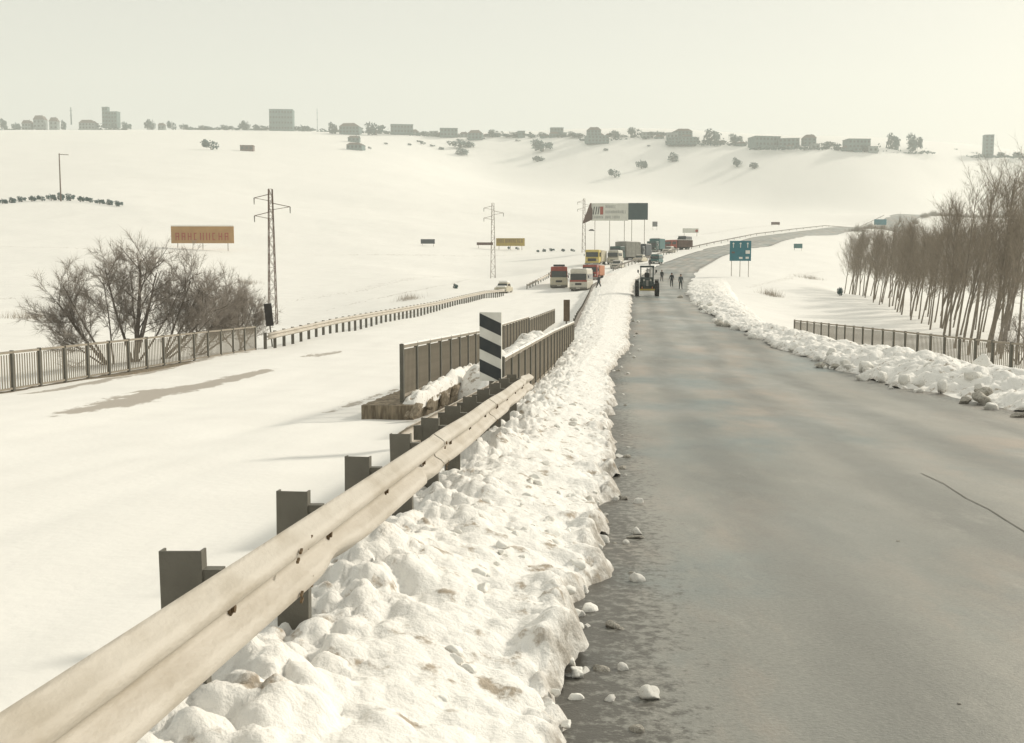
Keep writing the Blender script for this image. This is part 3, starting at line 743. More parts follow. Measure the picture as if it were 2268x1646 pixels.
# ------------------------------------------------------------------ signs and billboards
def legs_to_ground(t, xs, ztop, O, r=.09, m=None):
    for x in xs:
        g = ground(O.x + x, O.y); MB().tube((x, .12, g - O.z - .2), (x, .12, ztop), r, n=6).build('leg', m or M['lattice'], t)
def strokes(t, name, x0, x1, z0, z1, m, y, seed, pitch):
    rr = random.Random(seed); x = x0; mb = MB(); n = 0
    while x < x1 - pitch * .5:
        w = pitch * .62
        o = MB(); s = pitch * .17; k = rr.choice((0, 1, 2, 3))
        o.box((x + s / 2, y, (z0 + z1) / 2), (s, .012, z1 - z0))
        if k != 3: o.box((x + w - s / 2, y, (z0 + z1) / 2), (s, .012, z1 - z0))
        if k in (1, 3): o.box((x + w / 2, y, z1 - s / 2), (w - 2 * s - .002, .012, s))
        if k in (2, 1): o.box((x + w / 2, y, (z0 + z1) / 2), (w - 2 * s - .002, .012, s))
        if k == 3: o.box((x + w / 2, y, z0 + s / 2), (w - 2 * s - .002, .012, s))
        for v, f in ((o.v, o.f),): mb.add(v, f)
        x += pitch
    return mb.build(name, m, t)
def board_thing(label, x0, x1, y0, y1, Y, m, name='billboard', cat='billboard', rz=0, thick=.15, nleg=3, frame=None):
    if Y < 0: Y = gpix((x0 + x1) / 2, y1 - Y, 90).y      # minus gives the visible leg length
    c = at((x0 + x1) / 2, y1, Y); w = (x1 - x0) / 2400 * Y; h = (y1 - y0) / 2400 * Y
    g = ground(c.x, c.y); O = Vector((c.x, c.y, g)); t = thing(name, label, cat, O, rz); zb = c.z - g
    MB().box((0, 0, zb + h / 2), (w, thick, h)).build('panel', m, t)
    legs_to_ground(t, [(-.4 + .8 * i / max(1, nleg - 1)) * w for i in range(nleg)], zb + h * .9, O, .028 * w ** .4)
    return t, w, h, zb
t, w, h, zb = board_thing('orange billboard with faded red lettering right of the bare tree crown', 380, 518, 502, 539, -14, M['boardorange'])
strokes(t, 'lettering', -w * .43, w * .46, zb + h * .18, zb + h * .62, M['boardred'], -.09, 3, w * .098)
MB().box((0, -.03, zb + h + .12), (w, .25, .25)).build('snow_cap', M['snow'], t)
t, w, h, zb = board_thing('yellow and brown billboard beside the middle lattice pole', 1099, 1162, 528, 545, -9, M['boardyellow'])
strokes(t, 'lettering', -w * .46, w * .46, zb + h * .42, zb + h * .92, M['boardbrown'], -.09, 5, w * .07)
board_thing('low dark bar sign left of the middle lattice pole', 1056, 1092, 537, 543, -8, M['boardbrown'], 'roadside_sign', 'sign', 0, .1, 2)
board_thing('small dark grey sign alone in the snowy field', 932, 963, 530, 540, -6, M['navy'], 'roadside_sign', 'sign', 0, .1, 2)
# big three part billboard
Y = 290
t, w, h, zb = board_thing('large pale billboard with dark green square panel above the stranded traffic', 1310, 1391, 451, 489, Y, M['boardgrey'])
k = Y / 2400.
MB().box((w / 2 + 21.5 * k, -.04, zb + h / 2 + .15), (43 * k - .02, .2, h * .96)).build('dark_panel', M['boarddark'], t)
mb = MB(); mb.prism([(-w / 2 - .03, zb + h), (-w / 2 - .03 - 3 * k, zb + h), (-w / 2 - 20 * k, zb - 7 * k), (-w / 2 - 14 * k, zb - 5 * k), (-w / 2 + 1.5 * k, zb + 2 * k), (-w / 2 + 2.5 * k, zb + h * .6), (-w / 2 - .03, zb + h * .8)], -.35, -.1); mb.build('wing_panel', M['boardbrown'], t)
mb = MB()
for i in range(3):
    x = -w / 2 + (4 + i * 5.2) * k; mb.add([(x - 1 * k, -.09, zb + h * .36), (x + 1.2 * k, -.09, zb + h * .36), (x + 3.6 * k, -.09, zb + h * .80), (x + 1.4 * k, -.09, zb + h * .80)], [(0, 1, 2, 3)])
mb.build('emblem_stripe', M['black'], t)
MB().box((-w / 2 + 22.5 * k, -.09, zb + h * .58), (7 * k, .02, h * .46)).build('emblem_block', M['red'], t)
strokes(t, 'emblem_lettering', -w / 2 + 3 * k, -w / 2 + 26 * k, zb + h * .12, zb + h * .27, M['lettergrey'], -.09, 9, 3.4 * k)
strokes(t, 'top_line_lettering', -w / 2 + 31 * k, -w / 2 + 55 * k, zb + h * .72, zb + h * .88, M['lettergrey'], -.09, 1, 4.0 * k)
strokes(t, 'middle_line_lettering', -w / 2 + 31 * k, -w / 2 + 78 * k, zb + h * .42, zb + h * .58, M['lettergrey'], -.09, 2, 3.9 * k)
strokes(t, 'bottom_line_lettering', -w / 2 + 31 * k, -w / 2 + 62 * k, zb + h * .12, zb + h * .28, M['lettergrey'], -.09, 4, 3.6 * k)
legs_to_ground(t, [w / 2 + 8 * k, w / 2 + 36 * k], zb + h * .9, Vector(t.location), .07)
t, w, h, zb = board_thing('small white sign with a red spot beyond the last van', 1512, 1547, 506, 516, -8, M['boardgrey'], 'roadside_sign', 'sign', 0, .12, 2)
MB().tube((w * .38, -.07, zb + h * .45), (w * .38, -.1, zb + h * .45), h * .32, n=12).build('red_spot', M['red'], t)
board_thing('small square grey sign under the big billboard, to its right', 1445, 1456, 491, 502, -9, M['lettergrey'], 'roadside_sign', 'sign', 0, .1, 2)
board_thing('tiny brownish sign on the bright slope above the far road', 1708, 1727, 492, 498, -3, M['boardbrown'], 'roadside_sign', 'sign', 0, .12, 2)
board_thing('small blue grey sign on the verge right of the green direction sign', 1758, 1777, 540, 550, -5, M['teal'], 'roadside_sign', 'sign', 0, .1, 2)
board_thing('distant green sign beside the climbing road where the poplars begin', 1936, 1963, 486, 498, 500, M['signgreen'], 'roadside_sign', 'sign', 0, .2, 2)
# green direction sign
t, w, h, zb = board_thing('green motorway direction sign with three white arrows on three legs', 1616, 1663, 534, 578, 178, M['signgreen'], 'direction_sign', 'road sign', 0, .1, 3)
for i in range(3):
    x = (-.335 + .335 * i) * w; z0, z1 = zb + h * .66, zb + h * .92
    mb = MB(); mb.prism([(x - .055, z0), (x + .055, z0), (x + .055, z1 - .25), (x + .2, z1 - .25), (x, z1), (x - .2, z1 - .25), (x - .055, z1 - .25)], -.075, -.055); mb.build('arrow', M['white'], t)
for x, z, ww, hh, m in ((.34, .44, .2, .17, 'white'), (.02, .145, .16, .1, 'white'), (.32, .155, .15, .1, 'white'), (-.34, .42, .14, .08, 'boardbrown')):
    MB().box((x * w, -.065, zb + z * h), (ww * w, .02, hh * h)).build('legend_plate', M[m], t)
b = gpix(1310, 512); t = thing('culvert_arch', 'dark little arch poking from the snow under the big billboard', 'culvert', b)
mb = MB(); mb.prism([(1.1 * math.cos(R(a)), .75 * math.sin(R(a)) - .1) for a in range(0, 181, 20)], -.6, .6); mb.build('arch', M['darkboard'], t)

# ------------------------------------------------------------------ vehicles (fronts face -y)
def wheel(t, x, y, r, w):
    o = MB().tube((x - w / 2, y, r), (x + w / 2, y, r), r, n=18).build('wheel', M['rubber'], t)
    s = 1 if x > 0 else -1
    MB().tube((x + s * w / 2, y, r), (x + s * (w / 2 + .015), y, r), r * .55, n=14).build('rim', M['rim'], o)
def lamps(t, xs, y, z, r=.11):
    for x in xs: MB().tube((x, y, z), (x, y - .04, z), r, n=12).build('headlight', M['lamp'], t)
def snowcap(t, x0, x1, y0, y1, z, h=.12):
    rbox('snow_cap', ((x0 + x1) / 2, (y0 + y1) / 2, z + h / 2 + .002), (x1 - x0, y1 - y0, h), M['snow'], t, h * .45, 2)
def bus(label, loc, rz, mlow, mtop, mstripe, w=2.5, h=3.1, L=10, name='bus', cat='bus', roofload=False):
    t = thing(name, label, cat, loc, rz)
    rbox('body', (0, L / 2, .45 + (h * .5 - .45) / 2), (w, L, h * .5 - .45), mlow, t, .07)
    rbox('upper_body', (0, L / 2 + .08, h * .5 + h * .25 + .003), (w - .04, L - .16, h * .5), mtop, t, .14, 3, (.94, .985))
    rbox('windscreen', (0, .06, h * .665), (w * .88, .10, h * .28), M['glass'], t, .03, 1)
    if mstripe: MB().box((0, -.006, h * .495), (w * .96, .03, h * .075)).build('stripe', mstripe, t)
    MB().box((0, -.02, .52), (w * 1.0, .14, .26)).build('bumper', M['post'], t)
    MB().box((0, -.012, h * .36), (w * .36, .03, h * .085)).build('grille', M['plate'], t)
    MB().box((0, -.10, .55), (.5, .02, .12)).build('number_plate', M['lamp'], t)
    lamps(t, (-w * .36, w * .36), -.01, h * .33)
    for s in (-1, 1):
        for i in range(6): MB().box((s * (w / 2 - .045), 1.1 + i * 1.45, h * .68), (.06, 1.25, h * .22)).build('window', M['glass'], t)
        wheel(t, s * (w / 2 - .16), 2.2, .5, .28); wheel(t, s * (w / 2 - .16), L - 2.6, .5, .28)
        MB().box((s * (w / 2 + .17), .1, h * .68), (.14, .06, .34)).build('mirror', M['plate'], t)
    if roofload: rbox('roof_rack', (0, L * .45, h + .17), (w * .66, L * .5, .26), M['navy'], t, .05)
    else: snowcap(t, -w * .43, w * .43, .5, L - .5, h)
    return t
def lorry(label, loc, rz, mcab, mbox, w=2.4, hc=2.5, hb=3.2, L=7.5, canvas=True, name='lorry', mlow=None):
    t = thing(name, label, 'lorry', loc, rz)
    rbox('cab', (0, .95, .6 + (hc - .6) / 2), (w * .96, 1.9, hc - .6), mcab, t, .1, 2, (.95, .92), .05)
    MB().box((0, .03, hc * .72), (w * .82, .09, hc * .27), rx=R(-3)).build('windscreen', M['glass'], t)
    MB().box((0, -.03, hc * .42), (w * .55, .06, hc * .16)).build('grille', M['plate'], t)
    MB().box((0, -.07, .58), (w * .98, .18, .24)).build('bumper', mlow or M['chrome'], t)
    MB().box((0, -.17, .58), (.5, .015, .11)).build('number_plate', M['lamp'], t)
    lamps(t, (-w * .37, w * .37), -.02, hc * .40)
    for s in (-1, 1):
        MB().box((s * (w * .48), 1.0, hc * .72), (.03, .95, hc * .24)).build('side_window', M['glass'], t)
        MB().box((s * (w / 2 + .13), .25, hc * .7), (.1, .05, .36)).build('mirror', M['plate'], t)
        wheel(t, s * (w / 2 - .16), 1.1, .48, .28); wheel(t, s * (w / 2 - .2), L - 1.6, .48, .42)
    MB().box((0, L / 2 + .4, .78), (.9, L - 1.2, .22)).build('chassis', M['plate'], t)
    rbox('cargo_box', (0, 2.15 + (L - 2.15) / 2, .92 + (hb - .92) / 2), (w, L - 2.15, hb - .92), mbox, t, .07, 2)
    for i in range(4): MB().box((0, 2.15 + (L - 2.15) * (i + .5) / 4, .92 + (hb - .92) / 2), (w + .05, .05, hb - .9)).build('hoop', mbox, t)
    snowcap(t, -w * .46, w * .46, 2.3, L - .1, hb + .03, .1)
    return t
def van(label, loc, rz, m, w=1.8, h=2.1, L=4.6, mlow=None, name='van', cat='van'):
    t = thing(name, label, cat, loc, rz)
    rbox('body', (0, L / 2, .38 + (h * .52 - .38) / 2), (w, L, h * .52 - .38), mlow or m, t, .08)
    rbox('upper_body', (0, L / 2 + .16, h * .52 + h * .24 + .002), (w * .97, L - .32, h * .48), m, t, .12, 2, (.9, .94), .06)
    MB().box((0, .105, h * .72), (w * .80, .08, h * .27), rx=R(-9)).build('windscreen', M['glass'], t)
    MB().box((0, -.03, .5), (w * .98, .12, .18)).build('bumper', M['chrome'], t)
    MB().box((0, -.012, h * .34), (w * .42, .03, .15)).build('grille', M['plate'], t)
    MB().box((0, -.095, .52), (.45, .012, .1)).build('number_plate', M['lamp'], t)
    lamps(t, (-w * .38, w * .38), -.01, h * .35, .1)
    for s in (-1, 1):
        for i in range(3): MB().box((s * (w * .475), .9 + i * 1.2, h * .73), (.03, 1.0, h * .2)).build('window', M['glass'], t)
        wheel(t, s * (w / 2 - .11), .9, .33, .2); wheel(t, s * (w / 2 - .11), L - .95, .33, .2)
    snowcap(t, -w * .42, w * .42, .5, L - .2, h, .1)
    return t
def car(label, loc, rz, m, w=1.62, h=1.4, L=4.1, snow=.1, hood=None):
    t = thing('car', label, 'car', loc, rz)
    rbox('body', (0, L / 2, .28 + (.86 - .28) / 2), (w, L, .58), m, t, .09)
    rbox('cabin', (0, L * .56, .862 + (h - .862) / 2), (w * .9, L * .56, h - .862), m, t, .07, 2, (.82, .74))
    MB().box((0, L * .56 - L * .25, .862 + (h - .862) * .52), (w * .74, .06, (h - .862) * .78), rx=R(-34)).build('windscreen', M['glass'], t)
    for s in (-1, 1):
        MB().box((s * w * .405, L * .56, .862 + (h - .862) * .5), (.03, L * .38, (h - .862) * .55), ry=R(-10 * s)).build('side_window', M['glass'], t)
        wheel(t, s * (w / 2 - .1), .75, .3, .17); wheel(t, s * (w / 2 - .1), L - .8, .3, .17)
    MB().box((0, -.04, .42), (w * .98, .1, .13)).build('bumper', M['chrome'], t)
    MB().box((0, -.012, .62), (w * .62, .03, .14)).build('grille', M['plate'], t)
    MB().box((0, -.095, .44), (.42, .012, .09)).build('number_plate', M['lamp'], t)
    lamps(t, (-w * .38, w * .38), -.01, .63, .085)
    if snow:
        snowcap(t, -w * .37, w * .37, L * .40, L * .74, h, snow); snowcap(t, -w * .4, w * .4, .12, L * .26, .86, snow * .7)
    return t
def on(px, Y, dz=0):
    x = xat(px, Y); return Vector((x, Y, ground(x, Y) + dz))
def head(Y, d=6):   # heading of the left carriageway
    return -math.atan2(float(lerp(MD, Y + d) - lerp(MD, Y - d)), 2 * d)
car('cream car with thick snow on its roof stuck at the left guard rail', on(1108, 138, -.12), R(-12), M['cream'], 1.62, 1.4, 4.0, .3)
bus('red and cream bus with roof rack half hidden behind the white bus', on(1238, 152, -.2), R(-3), M['cream'], M['red'], M['cream'], 2.45, 3.2, 9, roofload=True)
bus('white bus with dark windscreen and red stripe, nearest of the stranded traffic', on(1281, 144, -.15), R(-9), M['busw'], M['busw'], M['red'], 2.35, 3.05, 9.5)
lorry('red open lorry with orange side right behind the white bus', on(1306, 168, -.2), R(-14), M['red'], M['orange'], 2.45, 2.6, 2.5, 7)
person_specs = []
lorry('yellow fronted lorry behind the red one', on(1311, 208, -.2), R(-15), M['yellow'], M['cream'], 2.5, 2.9, 2.8, 7)
van('white minibus beside the yellow fronted lorry', on(1357, 214, -.1), R(-15), M['busw'], 2.05, 2.5, 5.2, name='minibus', cat='minibus')
car('white car in front of the grey canvas lorry', on(1362, 200, -.1), R(-16), M['busw'], 1.65, 1.4, 4.1, .1)
lorry('tall lorry with grey canvas sides and dark green cab', on(1361, 232, -.2), R(-37), M['dgreen'], M['canvas'], 2.5, 2.9, 3.75, 7.5)
lorry('dark blue grey lorry between the canvas lorry and the green one', on(1410, 240, -.2), R(-22), M['navy'], M['navy'], 2.5, 2.7, 3.1, 6.5)
car('pale car with dark windscreen in front of the dark blue grey lorry', on(1411, 224, -.1), R(-22), M['cream'], 1.65, 1.4, 4.1, .08)
lorry('dark green lorry standing alone uphill behind the tractor', on(1442, 272, -.2), R(-26), M['dgreen'], M['teal'], 2.4, 2.6, 3.2, 6)
van('small teal van at the median behind the tractor', on(1449, 214, -.1), R(-20), M['teal'], 1.6, 1.75, 3.6)
lorry('snow dusted red lorry near the top of the queue', on(1478, 283, -.2), R(-58), M['red'], M['boardbrown'], 2.4, 2.5, 2.5, 6.5)
car('white car in front of the snow dusted red lorry', on(1474, 268, -.05), R(-30), M['busw'], 1.65, 1.4, 4.0, .1)
van('dark grey van last uphill in the queue', on(1508, 300, -.1), R(-28), M['navy'], 2.3, 2.75, 5.0, mlow=M['greycoat'])

for o_ in list(C.objects):
    if o_.get('category') in ('lorry', 'van', 'minibus', 'car') and o_.parent is None and o_.location.y > 190: o_.scale = (1.14, 1.14, 1.14)
def tractor(loc, rz):
    t = thing('tractor', 'dark loader tractor with open cab driving down the cleared road', 'tractor', loc, rz)
    for s in (-1, 1):
        for y, r in ((.55, .62), (2.75, .72)):
            o = MB().tube((s * .80, y, r), (s * 1.18, y, r), r, n=22).build('wheel', M['rubber'], t)
            MB().tube((s * 1.18, y, r), (s * 1.20, y, r), r * .5, n=14).build('rim', M['rim'], o)
            mb = MB()
            for k in range(14):
                a = 2 * math.pi * k / 14; mb.box((s * .99, y + math.cos(a) * r, r + math.sin(a) * r), (.36, .07, .05), rx=a + math.pi / 2)
            mb.build('tread', M['rubber'], o)
    MB().box((0, 1.7, .75), (.7, 3.0, .3)).build('chassis', M['tractor'], t)
    rbox('axle', (0, .6, .82), (1.5, .5, .66), M['tractor'], t, .08); rbox('tank', (0, 2.0, 1.0), (1.45, 1.1, .7), M['tractor'], t, .08); t.scale = (.93, .93, .97)
    rbox('hood', (0, .85, 1.28), (.86, 1.7, .74), M['tractor'], t, .1, 2, (.9, .97))
    MB().box((0, -.02, 1.22), (.22, .04, .55)).build('grille', M['rim'], t)
    MB().box((0, -.05, .60), (1.5, .1, .16)).build('front_bar', M['boardyellow'], t)
    for s in (-1, 1): MB().box((s * .99, 2.75, 1.52), (.42, 1.2, .06)).build('mudguard', M['tractor'], t)
    lamps(t, (-.32, .32), -.01, 1.5, .09)
    rbox('cab_base', (0, 2.35, 1.42), (1.35, 1.5, .7), M['tractor'], t, .06)
    for s in (-1, 1):
        for y in (1.65, 3.05): MB().box((s * .62, y, 2.2), (.09, .09, 1.0)).build('cab_post', M['tractor'], t)
    MB().box((0, 1.66, 2.22), (.07, .07, .9)).build('cab_post', M['tractor'], t)
    rbox('cab_roof', (0, 2.35, 2.79), (1.42, 1.7, .18), M['tractor'], t, .05)
    MB().tube((.28, 1.1, 1.6), (.28, 1.1, 2.45), .045, n=8).build('exhaust', M['post'], t)
    rbox('seat', (0, 2.65, 1.98), (.5, .45, .42), M['plate'], t, .08)
    MB().tube((0, 2.05, 1.77), (0, 1.98, 2.05), .03, n=6).build('steering_column', M['plate'], t)
    for s in (-1, 1):
        mb = MB(); mb.tube((s * .74, 1.7, 2.0), (s * .88, 1.55, 2.25), .02, n=5); mb.box((s * .9, 1.53, 2.35), (.16, .04, .26)); mb.build('mirror', M['plate'], t)
        MB().tube((s * .55, 1.7, 1.1), (s * .5, -.1, .75), .06, n=6).build('loader_arm', M['orange'], t)
tractor(on(1434, 100, .02), R(-6))

# ------------------------------------------------------------------ people
def person(label, loc, rz, coat, step=.0, arms=(.1, .1), lean=0, height=1.72, swing=0):
    V = []; E = []; Rd = []
    def v(x, y, z, r):
        V.append((x, y, z)); Rd.append(r); return len(V) - 1
    pel = v(0, 0, .92, .15); w_ = v(0, lean * .3, 1.10, .135); ch = v(0, lean * .7, 1.32, .165); nk = v(0, lean * .95, 1.48, .062); hd = v(0, lean * 1.05 - .01, 1.60, .098); tp = v(0, lean * 1.05, 1.68, .085)
    E += [(pel, w_), (w_, ch), (ch, nk), (nk, hd), (hd, tp)]
    hands = []
    for s in (-1, 1):
        f = s * step
        hp = v(s * .095, 0, .88, .105); kn = v(s * .11, -f * .5 - .03, .49, .072); an = v(s * .12, -f, .09, .05); to = v(s * .13, -f - .17, .045, .045)
        E += [(pel, hp), (hp, kn), (kn, an), (an, to)]
        a = arms[0 if s < 0 else 1]
        sh = v(s * .19, lean * .85, 1.40, .075); el = v(s * (.22 + a * .3), lean * .8 + swing * s * .15, 1.13, .055); wr = v(s * (.23 + a * .7), lean * .8 - .06 + swing * s * .3, .90 + a * .2, .037); pa = v(s * (.23 + a * .78), lean * .8 - .09 + swing * s * .34, .84 + a * .2, .040)
        E += [(ch, sh), (sh, el), (el, wr), (wr, pa)]; hands.append((Vector(V[pa]), s))
    me = bpy.data.meshes.new('person_cage'); me.from_pydata(V, E, []); o = bpy.data.objects.new('person_cage', me); C.objects.link(o)
    sk = o.modifiers.new('skin', 'SKIN'); sk.use_smooth_shade = True
    for i, d in enumerate(me.skin_vertices[0].data): d.radius = (Rd[i], Rd[i]); d.use_root = (i == 0)
    ss = o.modifiers.new('sub', 'SUBSURF'); ss.levels = 1; ss.render_levels = 1
    dg = bpy.context.evaluated_depsgraph_get(); ev = o.evaluated_get(dg)
    m2 = bpy.data.meshes.new_from_object(ev); bpy.data.objects.remove(o); bpy.data.meshes.remove(me)
    m2.materials.clear()
    for m in (coat, M['trouser'], M['skin'], M['plate']): m2.materials.append(m)
    bm = bmesh.new(); bm.from_mesh(m2)
    for f in bm.faces:
        c = f.calc_center_median()
        f.material_index = 2 if c.z > 1.49 else (0 if c.z > .80 else (3 if c.z < .1 else 1))
        if any((c - h).length < .085 for h, s in hands): f.material_index = 2
    def fin(p, q, r):
        d = (q - p).normalized(); a = d.orthogonal().normalized(); b = d.cross(a)
        ring = []
        for P, rr in ((p, r), (p.lerp(q, .55), r * .9), (q, r * .6)):
            ring.append([bm.verts.new(P + a * rr * math.cos(t) + b * rr * math.sin(t)) for t in (0, 1.57, 3.14, 4.71)])
        for i in range(2):
            for k_ in range(4):
                fc = bm.faces.new((ring[i][k_], ring[i][(k_ + 1) % 4], ring[i + 1][(k_ + 1) % 4], ring[i + 1][k_])); fc.material_index = 2
        fc = bm.faces.new(ring[2]); fc.material_index = 2
    for h, s in hands:
        for k_, (dx, L) in enumerate(((-.03, .062), (-.01, .075), (.012, .07), (.032, .055))): fin(h + Vector((0, dx, -.02)), h + Vector((-s * .02, dx * 1.2, -.03 - L)), .009)
        fin(h + Vector((-s * .01, -.035, .01)), h + Vector((-s * .03, -.065, -.035)), .011)
    hy = lean * 1.05
    fin(Vector((0, hy - .085, 1.615)), Vector((0, hy - .125, 1.585)), .016)
    bm.to_mesh(m2); bm.free(); m2.name = 'person'
    t = link('person', m2); t.location = loc; t.rotation_euler = (0, 0, rz); s = height / 1.76; t.scale = (s, s, s)
    tag(t, label, 'person')
    hm = bmesh.new(); bmesh.ops.create_icosphere(hm, subdivisions=2, radius=.108)
    for v_ in list(hm.verts):
        if v_.co.z < -.01 and v_.co.y < .03: hm.verts.remove(v_)
    for v_ in hm.verts: v_.co += Vector((0, hy + .012, 1.655))
    me = bpy.data.meshes.new('hair'); hm.to_mesh(me); hm.free(); me.materials.append(M['hair']); link('hair', me, t)
    for s in (-1, 1):
        MB().box((s * .034, hy - .092, 1.635), (.022, .012, .014)).build('eye', M['plate'], t)
        MB().box((s * .1, hy, 1.61), (.02, .035, .06)).build('ear', M['skin'], t)
    MB().box((0, hy - .09, 1.565), (.045, .012, .01)).build('mouth', M['red'], t)
    return t
person('person in dark clothes walking farthest up the road beside the tractor', on(1466, 160), R(10), M['coat'], .12, swing=.6)
person('person in dark coat walking between two others on the cleared road', on(1488, 132), R(-8), M['coat'], .1, (.15, .05), swing=.5)
person('person in grey coat walking nearest the right snow ridge', on(1508, 122), R(5), M['greycoat'], .16, (.12, .12), swing=.7)
person('person in dark clothes striding over snow beside the white bus', on(1326, 130, .12), R(52), M['coat'], .34, (.25, .1), -.08, 1.8, swing=1.1)
person('person in dark clothes standing beside the small teal van', on(1439, 198, .2), R(0), M['coat'], .04, (.06, .06))

# ------------------------------------------------------------------ bare trees
def curved(mb, p, d, L, r0, r1, seg, curl, rr, n=6):
    pts = [Vector(p)]; d = Vector(d).normalized()
    for i in range(seg):
        d = (d + curl * (1.0 / seg) + Vector((rr.uniform(-1, 1), rr.uniform(-1, 1), rr.uniform(-1, 1))) * (.32 / seg ** .5) * .45).normalized()
        pts.append(pts[-1] + d * (L / seg))
    for i in range(seg):
        a, b = r0 + (r1 - r0) * i / seg, r0 + (r1 - r0) * (i + 1) / seg
        mb.tube(pts[i], pts[i + 1], a, b, n, cap=(i == seg - 1))
    return pts
def along(pts, f):
    s = f * (len(pts) - 1); k = min(int(s), len(pts) - 2); return pts[k].lerp(pts[k + 1], s - k), (pts[k + 1] - pts[k]).normalized()
def spread(d, ang, rr):
    a = d.orthogonal().normalized(); b = d.cross(a); t = rr.uniform(0, 2 * math.pi)
    return (d * math.cos(ang) + (a * math.cos(t) + b * math.sin(t)) * math.sin(ang)).normalized()
def shrub_tree(label, loc, stems, seed, group, dens=1.0, nm='bare_tree'):
    rr = random.Random(seed); t = thing(nm, label, 'tree', loc, 0, group)
    tr = MB(); cr = MB()
    up = Vector((0, 0, 1))
    for (dx, dy, dz_, L, r) in stems:
        p = curved(tr, (rr.uniform(-.12, .12), rr.uniform(-.12, .12), -.2), (dx, dy, dz_), L, r, r * .35, 8, up * .25 + Vector((0, 0, 0)), rr, 7)
        for i in range(int(10 * dens)):
            q, d = along(p, .30 + .70 * (i + rr.random()) / (10 * dens))
            p1 = curved(tr, q, spread(d, R(rr.uniform(30, 75)), rr) + up * .12, L * rr.uniform(.26, .50), r * .25, r * .08, 5, up * .25, rr, 5)
            for j in range(int(10 * dens)):
                q2, d2 = along(p1, .15 + .85 * (j + rr.random()) / (10 * dens))
                p2 = curved(cr, q2, spread(d2, R(rr.uniform(25, 75)), rr) + up * .12, rr.uniform(.35, .85), .007, .0035, 3, up * .25, rr, 3)
                for k in range(int(19 * dens)):
                    q3, d3 = along(p2, rr.uniform(.1, 1)); e = spread(d3, R(rr.uniform(15, 65)), rr) + up * .15
                    cr.twig(q3, q3 + e.normalized() * rr.uniform(.2, .5), .0052)
    tr.build('trunk', M['bark'], t); cr.build('crown', M['twig'], t)
    return t
G = 'bare trees behind the left railing'
def tl(px, Y): return on(px, Y, 0)
shrub_tree('bare tree leaning far left, leftmost behind the left railing', tl(240, 45), [(-1.0, .2, .9, 3.6, .08), (-.45, -.2, .9, 3.9, .055), (-1.1, .1, .6, 2.8, .045), (-.75, .2, .8, 3.4, .05), (-.15, .1, 1, 3.6, .045)], 11, G, 1.05)
shrub_tree('tallest bare tree with thick upright trunk behind the left railing', tl(293, 46), [(.06, .1, 1.0, 4.5, .12), (-.35, .2, 1.0, 4.3, .075), (.38, -.1, 1.0, 4.2, .075), (.75, .2, .9, 3.8, .05), (-.15, .3, 1.0, 4.2, .045), (.2, .3, 1.0, 4.3, .045)], 12, G, 1.05)
shrub_tree('bare tree with long stem leaning right behind the left railing', tl(345, 46), [(.85, .1, .8, 3.6, .085), (.35, .2, 1.0, 3.8, .06), (1.0, -.1, .7, 3.1, .05), (.6, .2, 1.0, 3.6, .045)], 13, G, 1.05)
shrub_tree('bushy bare tree spreading right toward the lattice pole', tl(418, 48), [(.62, .1, .9, 3.3, .075), (1.0, .1, .66, 2.8, .05), (.3, -.1, 1.0, 3.2, .055), (.8, .2, 1, 3.0, .04)], 14, G, 1.0)
shrub_tree('small round bare tree beside the lattice pole, rightmost behind the left railing', tl(528, 52), [(-.15, 0, 1, 2.5, .055), (.3, .1, 1, 2.5, .055), (.55, 0, .8, 2.2, .035), (-.6, 0, .8, 2.2, .035)], 15, G, 1.0)

def poplar_mesh(seed, H, n=26, nt=11, nk=8, lo=.30):
    rr = random.Random(seed); tr = MB(); cr = MB(); up = Vector((0, 0, 1))
    p = curved(tr, (0, 0, -.3), (.10 + rr.uniform(-.03, .05), rr.uniform(-.04, .04), 1), H, .085, .014, 12, Vector((.05, 0, .2)), rr, 7)
    if rr.random() < .3:
        q, d = along(p, .2); curved(tr, q, (.35, .1, 1), H * .6, .055, .012, 8, up * .4, rr, 6)
    for i in range(n):
        f = lo + (.98 - lo) * (i + rr.random()) / n
        q, d = along(p, f); L = H * (.08 + .23 * (1 - abs(f - .45) * 1.45)) * rr.uniform(.5, 1.2)
        p1 = curved(tr, q, spread(d, R(rr.uniform(22, 62)), rr) + up * .2, L, .014, .004, 5, up * .5, rr, 4)
        for j in range(nt):
            q2, d2 = along(p1, .12 + .88 * (j + rr.random()) / nt)
            e = (spread(d2, R(rr.uniform(15, 48)), rr) + up * .2).normalized(); l2 = rr.uniform(.5, 1.2)
            cr.twig(q2, q2 + e * l2, .0075)
            for k in range(nk):
                q3 = q2 + e * l2 * rr.uniform(.1, .95); e3 = (spread(e, R(rr.uniform(15, 55)), rr) + up * .15).normalized()
                cr.twig(q3, q3 + e3 * rr.uniform(.25, .7), .0058)
    return tr.mesh('trunk', M['poplar']), cr.mesh('crown', M['poplartwig'])
pm_ = [poplar_mesh(100 + i, 9.0) for i in range(6)] + [poplar_mesh(200 + i, 10.0, 20, 7, 5, .42) for i in range(3)]
def poplar(label, loc, k, s, rz):
    t = thing('poplar_tree', label, 'tree', loc, rz, 'bare poplars beyond the right railing')
    link('trunk', pm_[k][0], t); link('crown', pm_[k][1], t); t.scale = (s, s, s)
    return t
rr = random.Random(5)
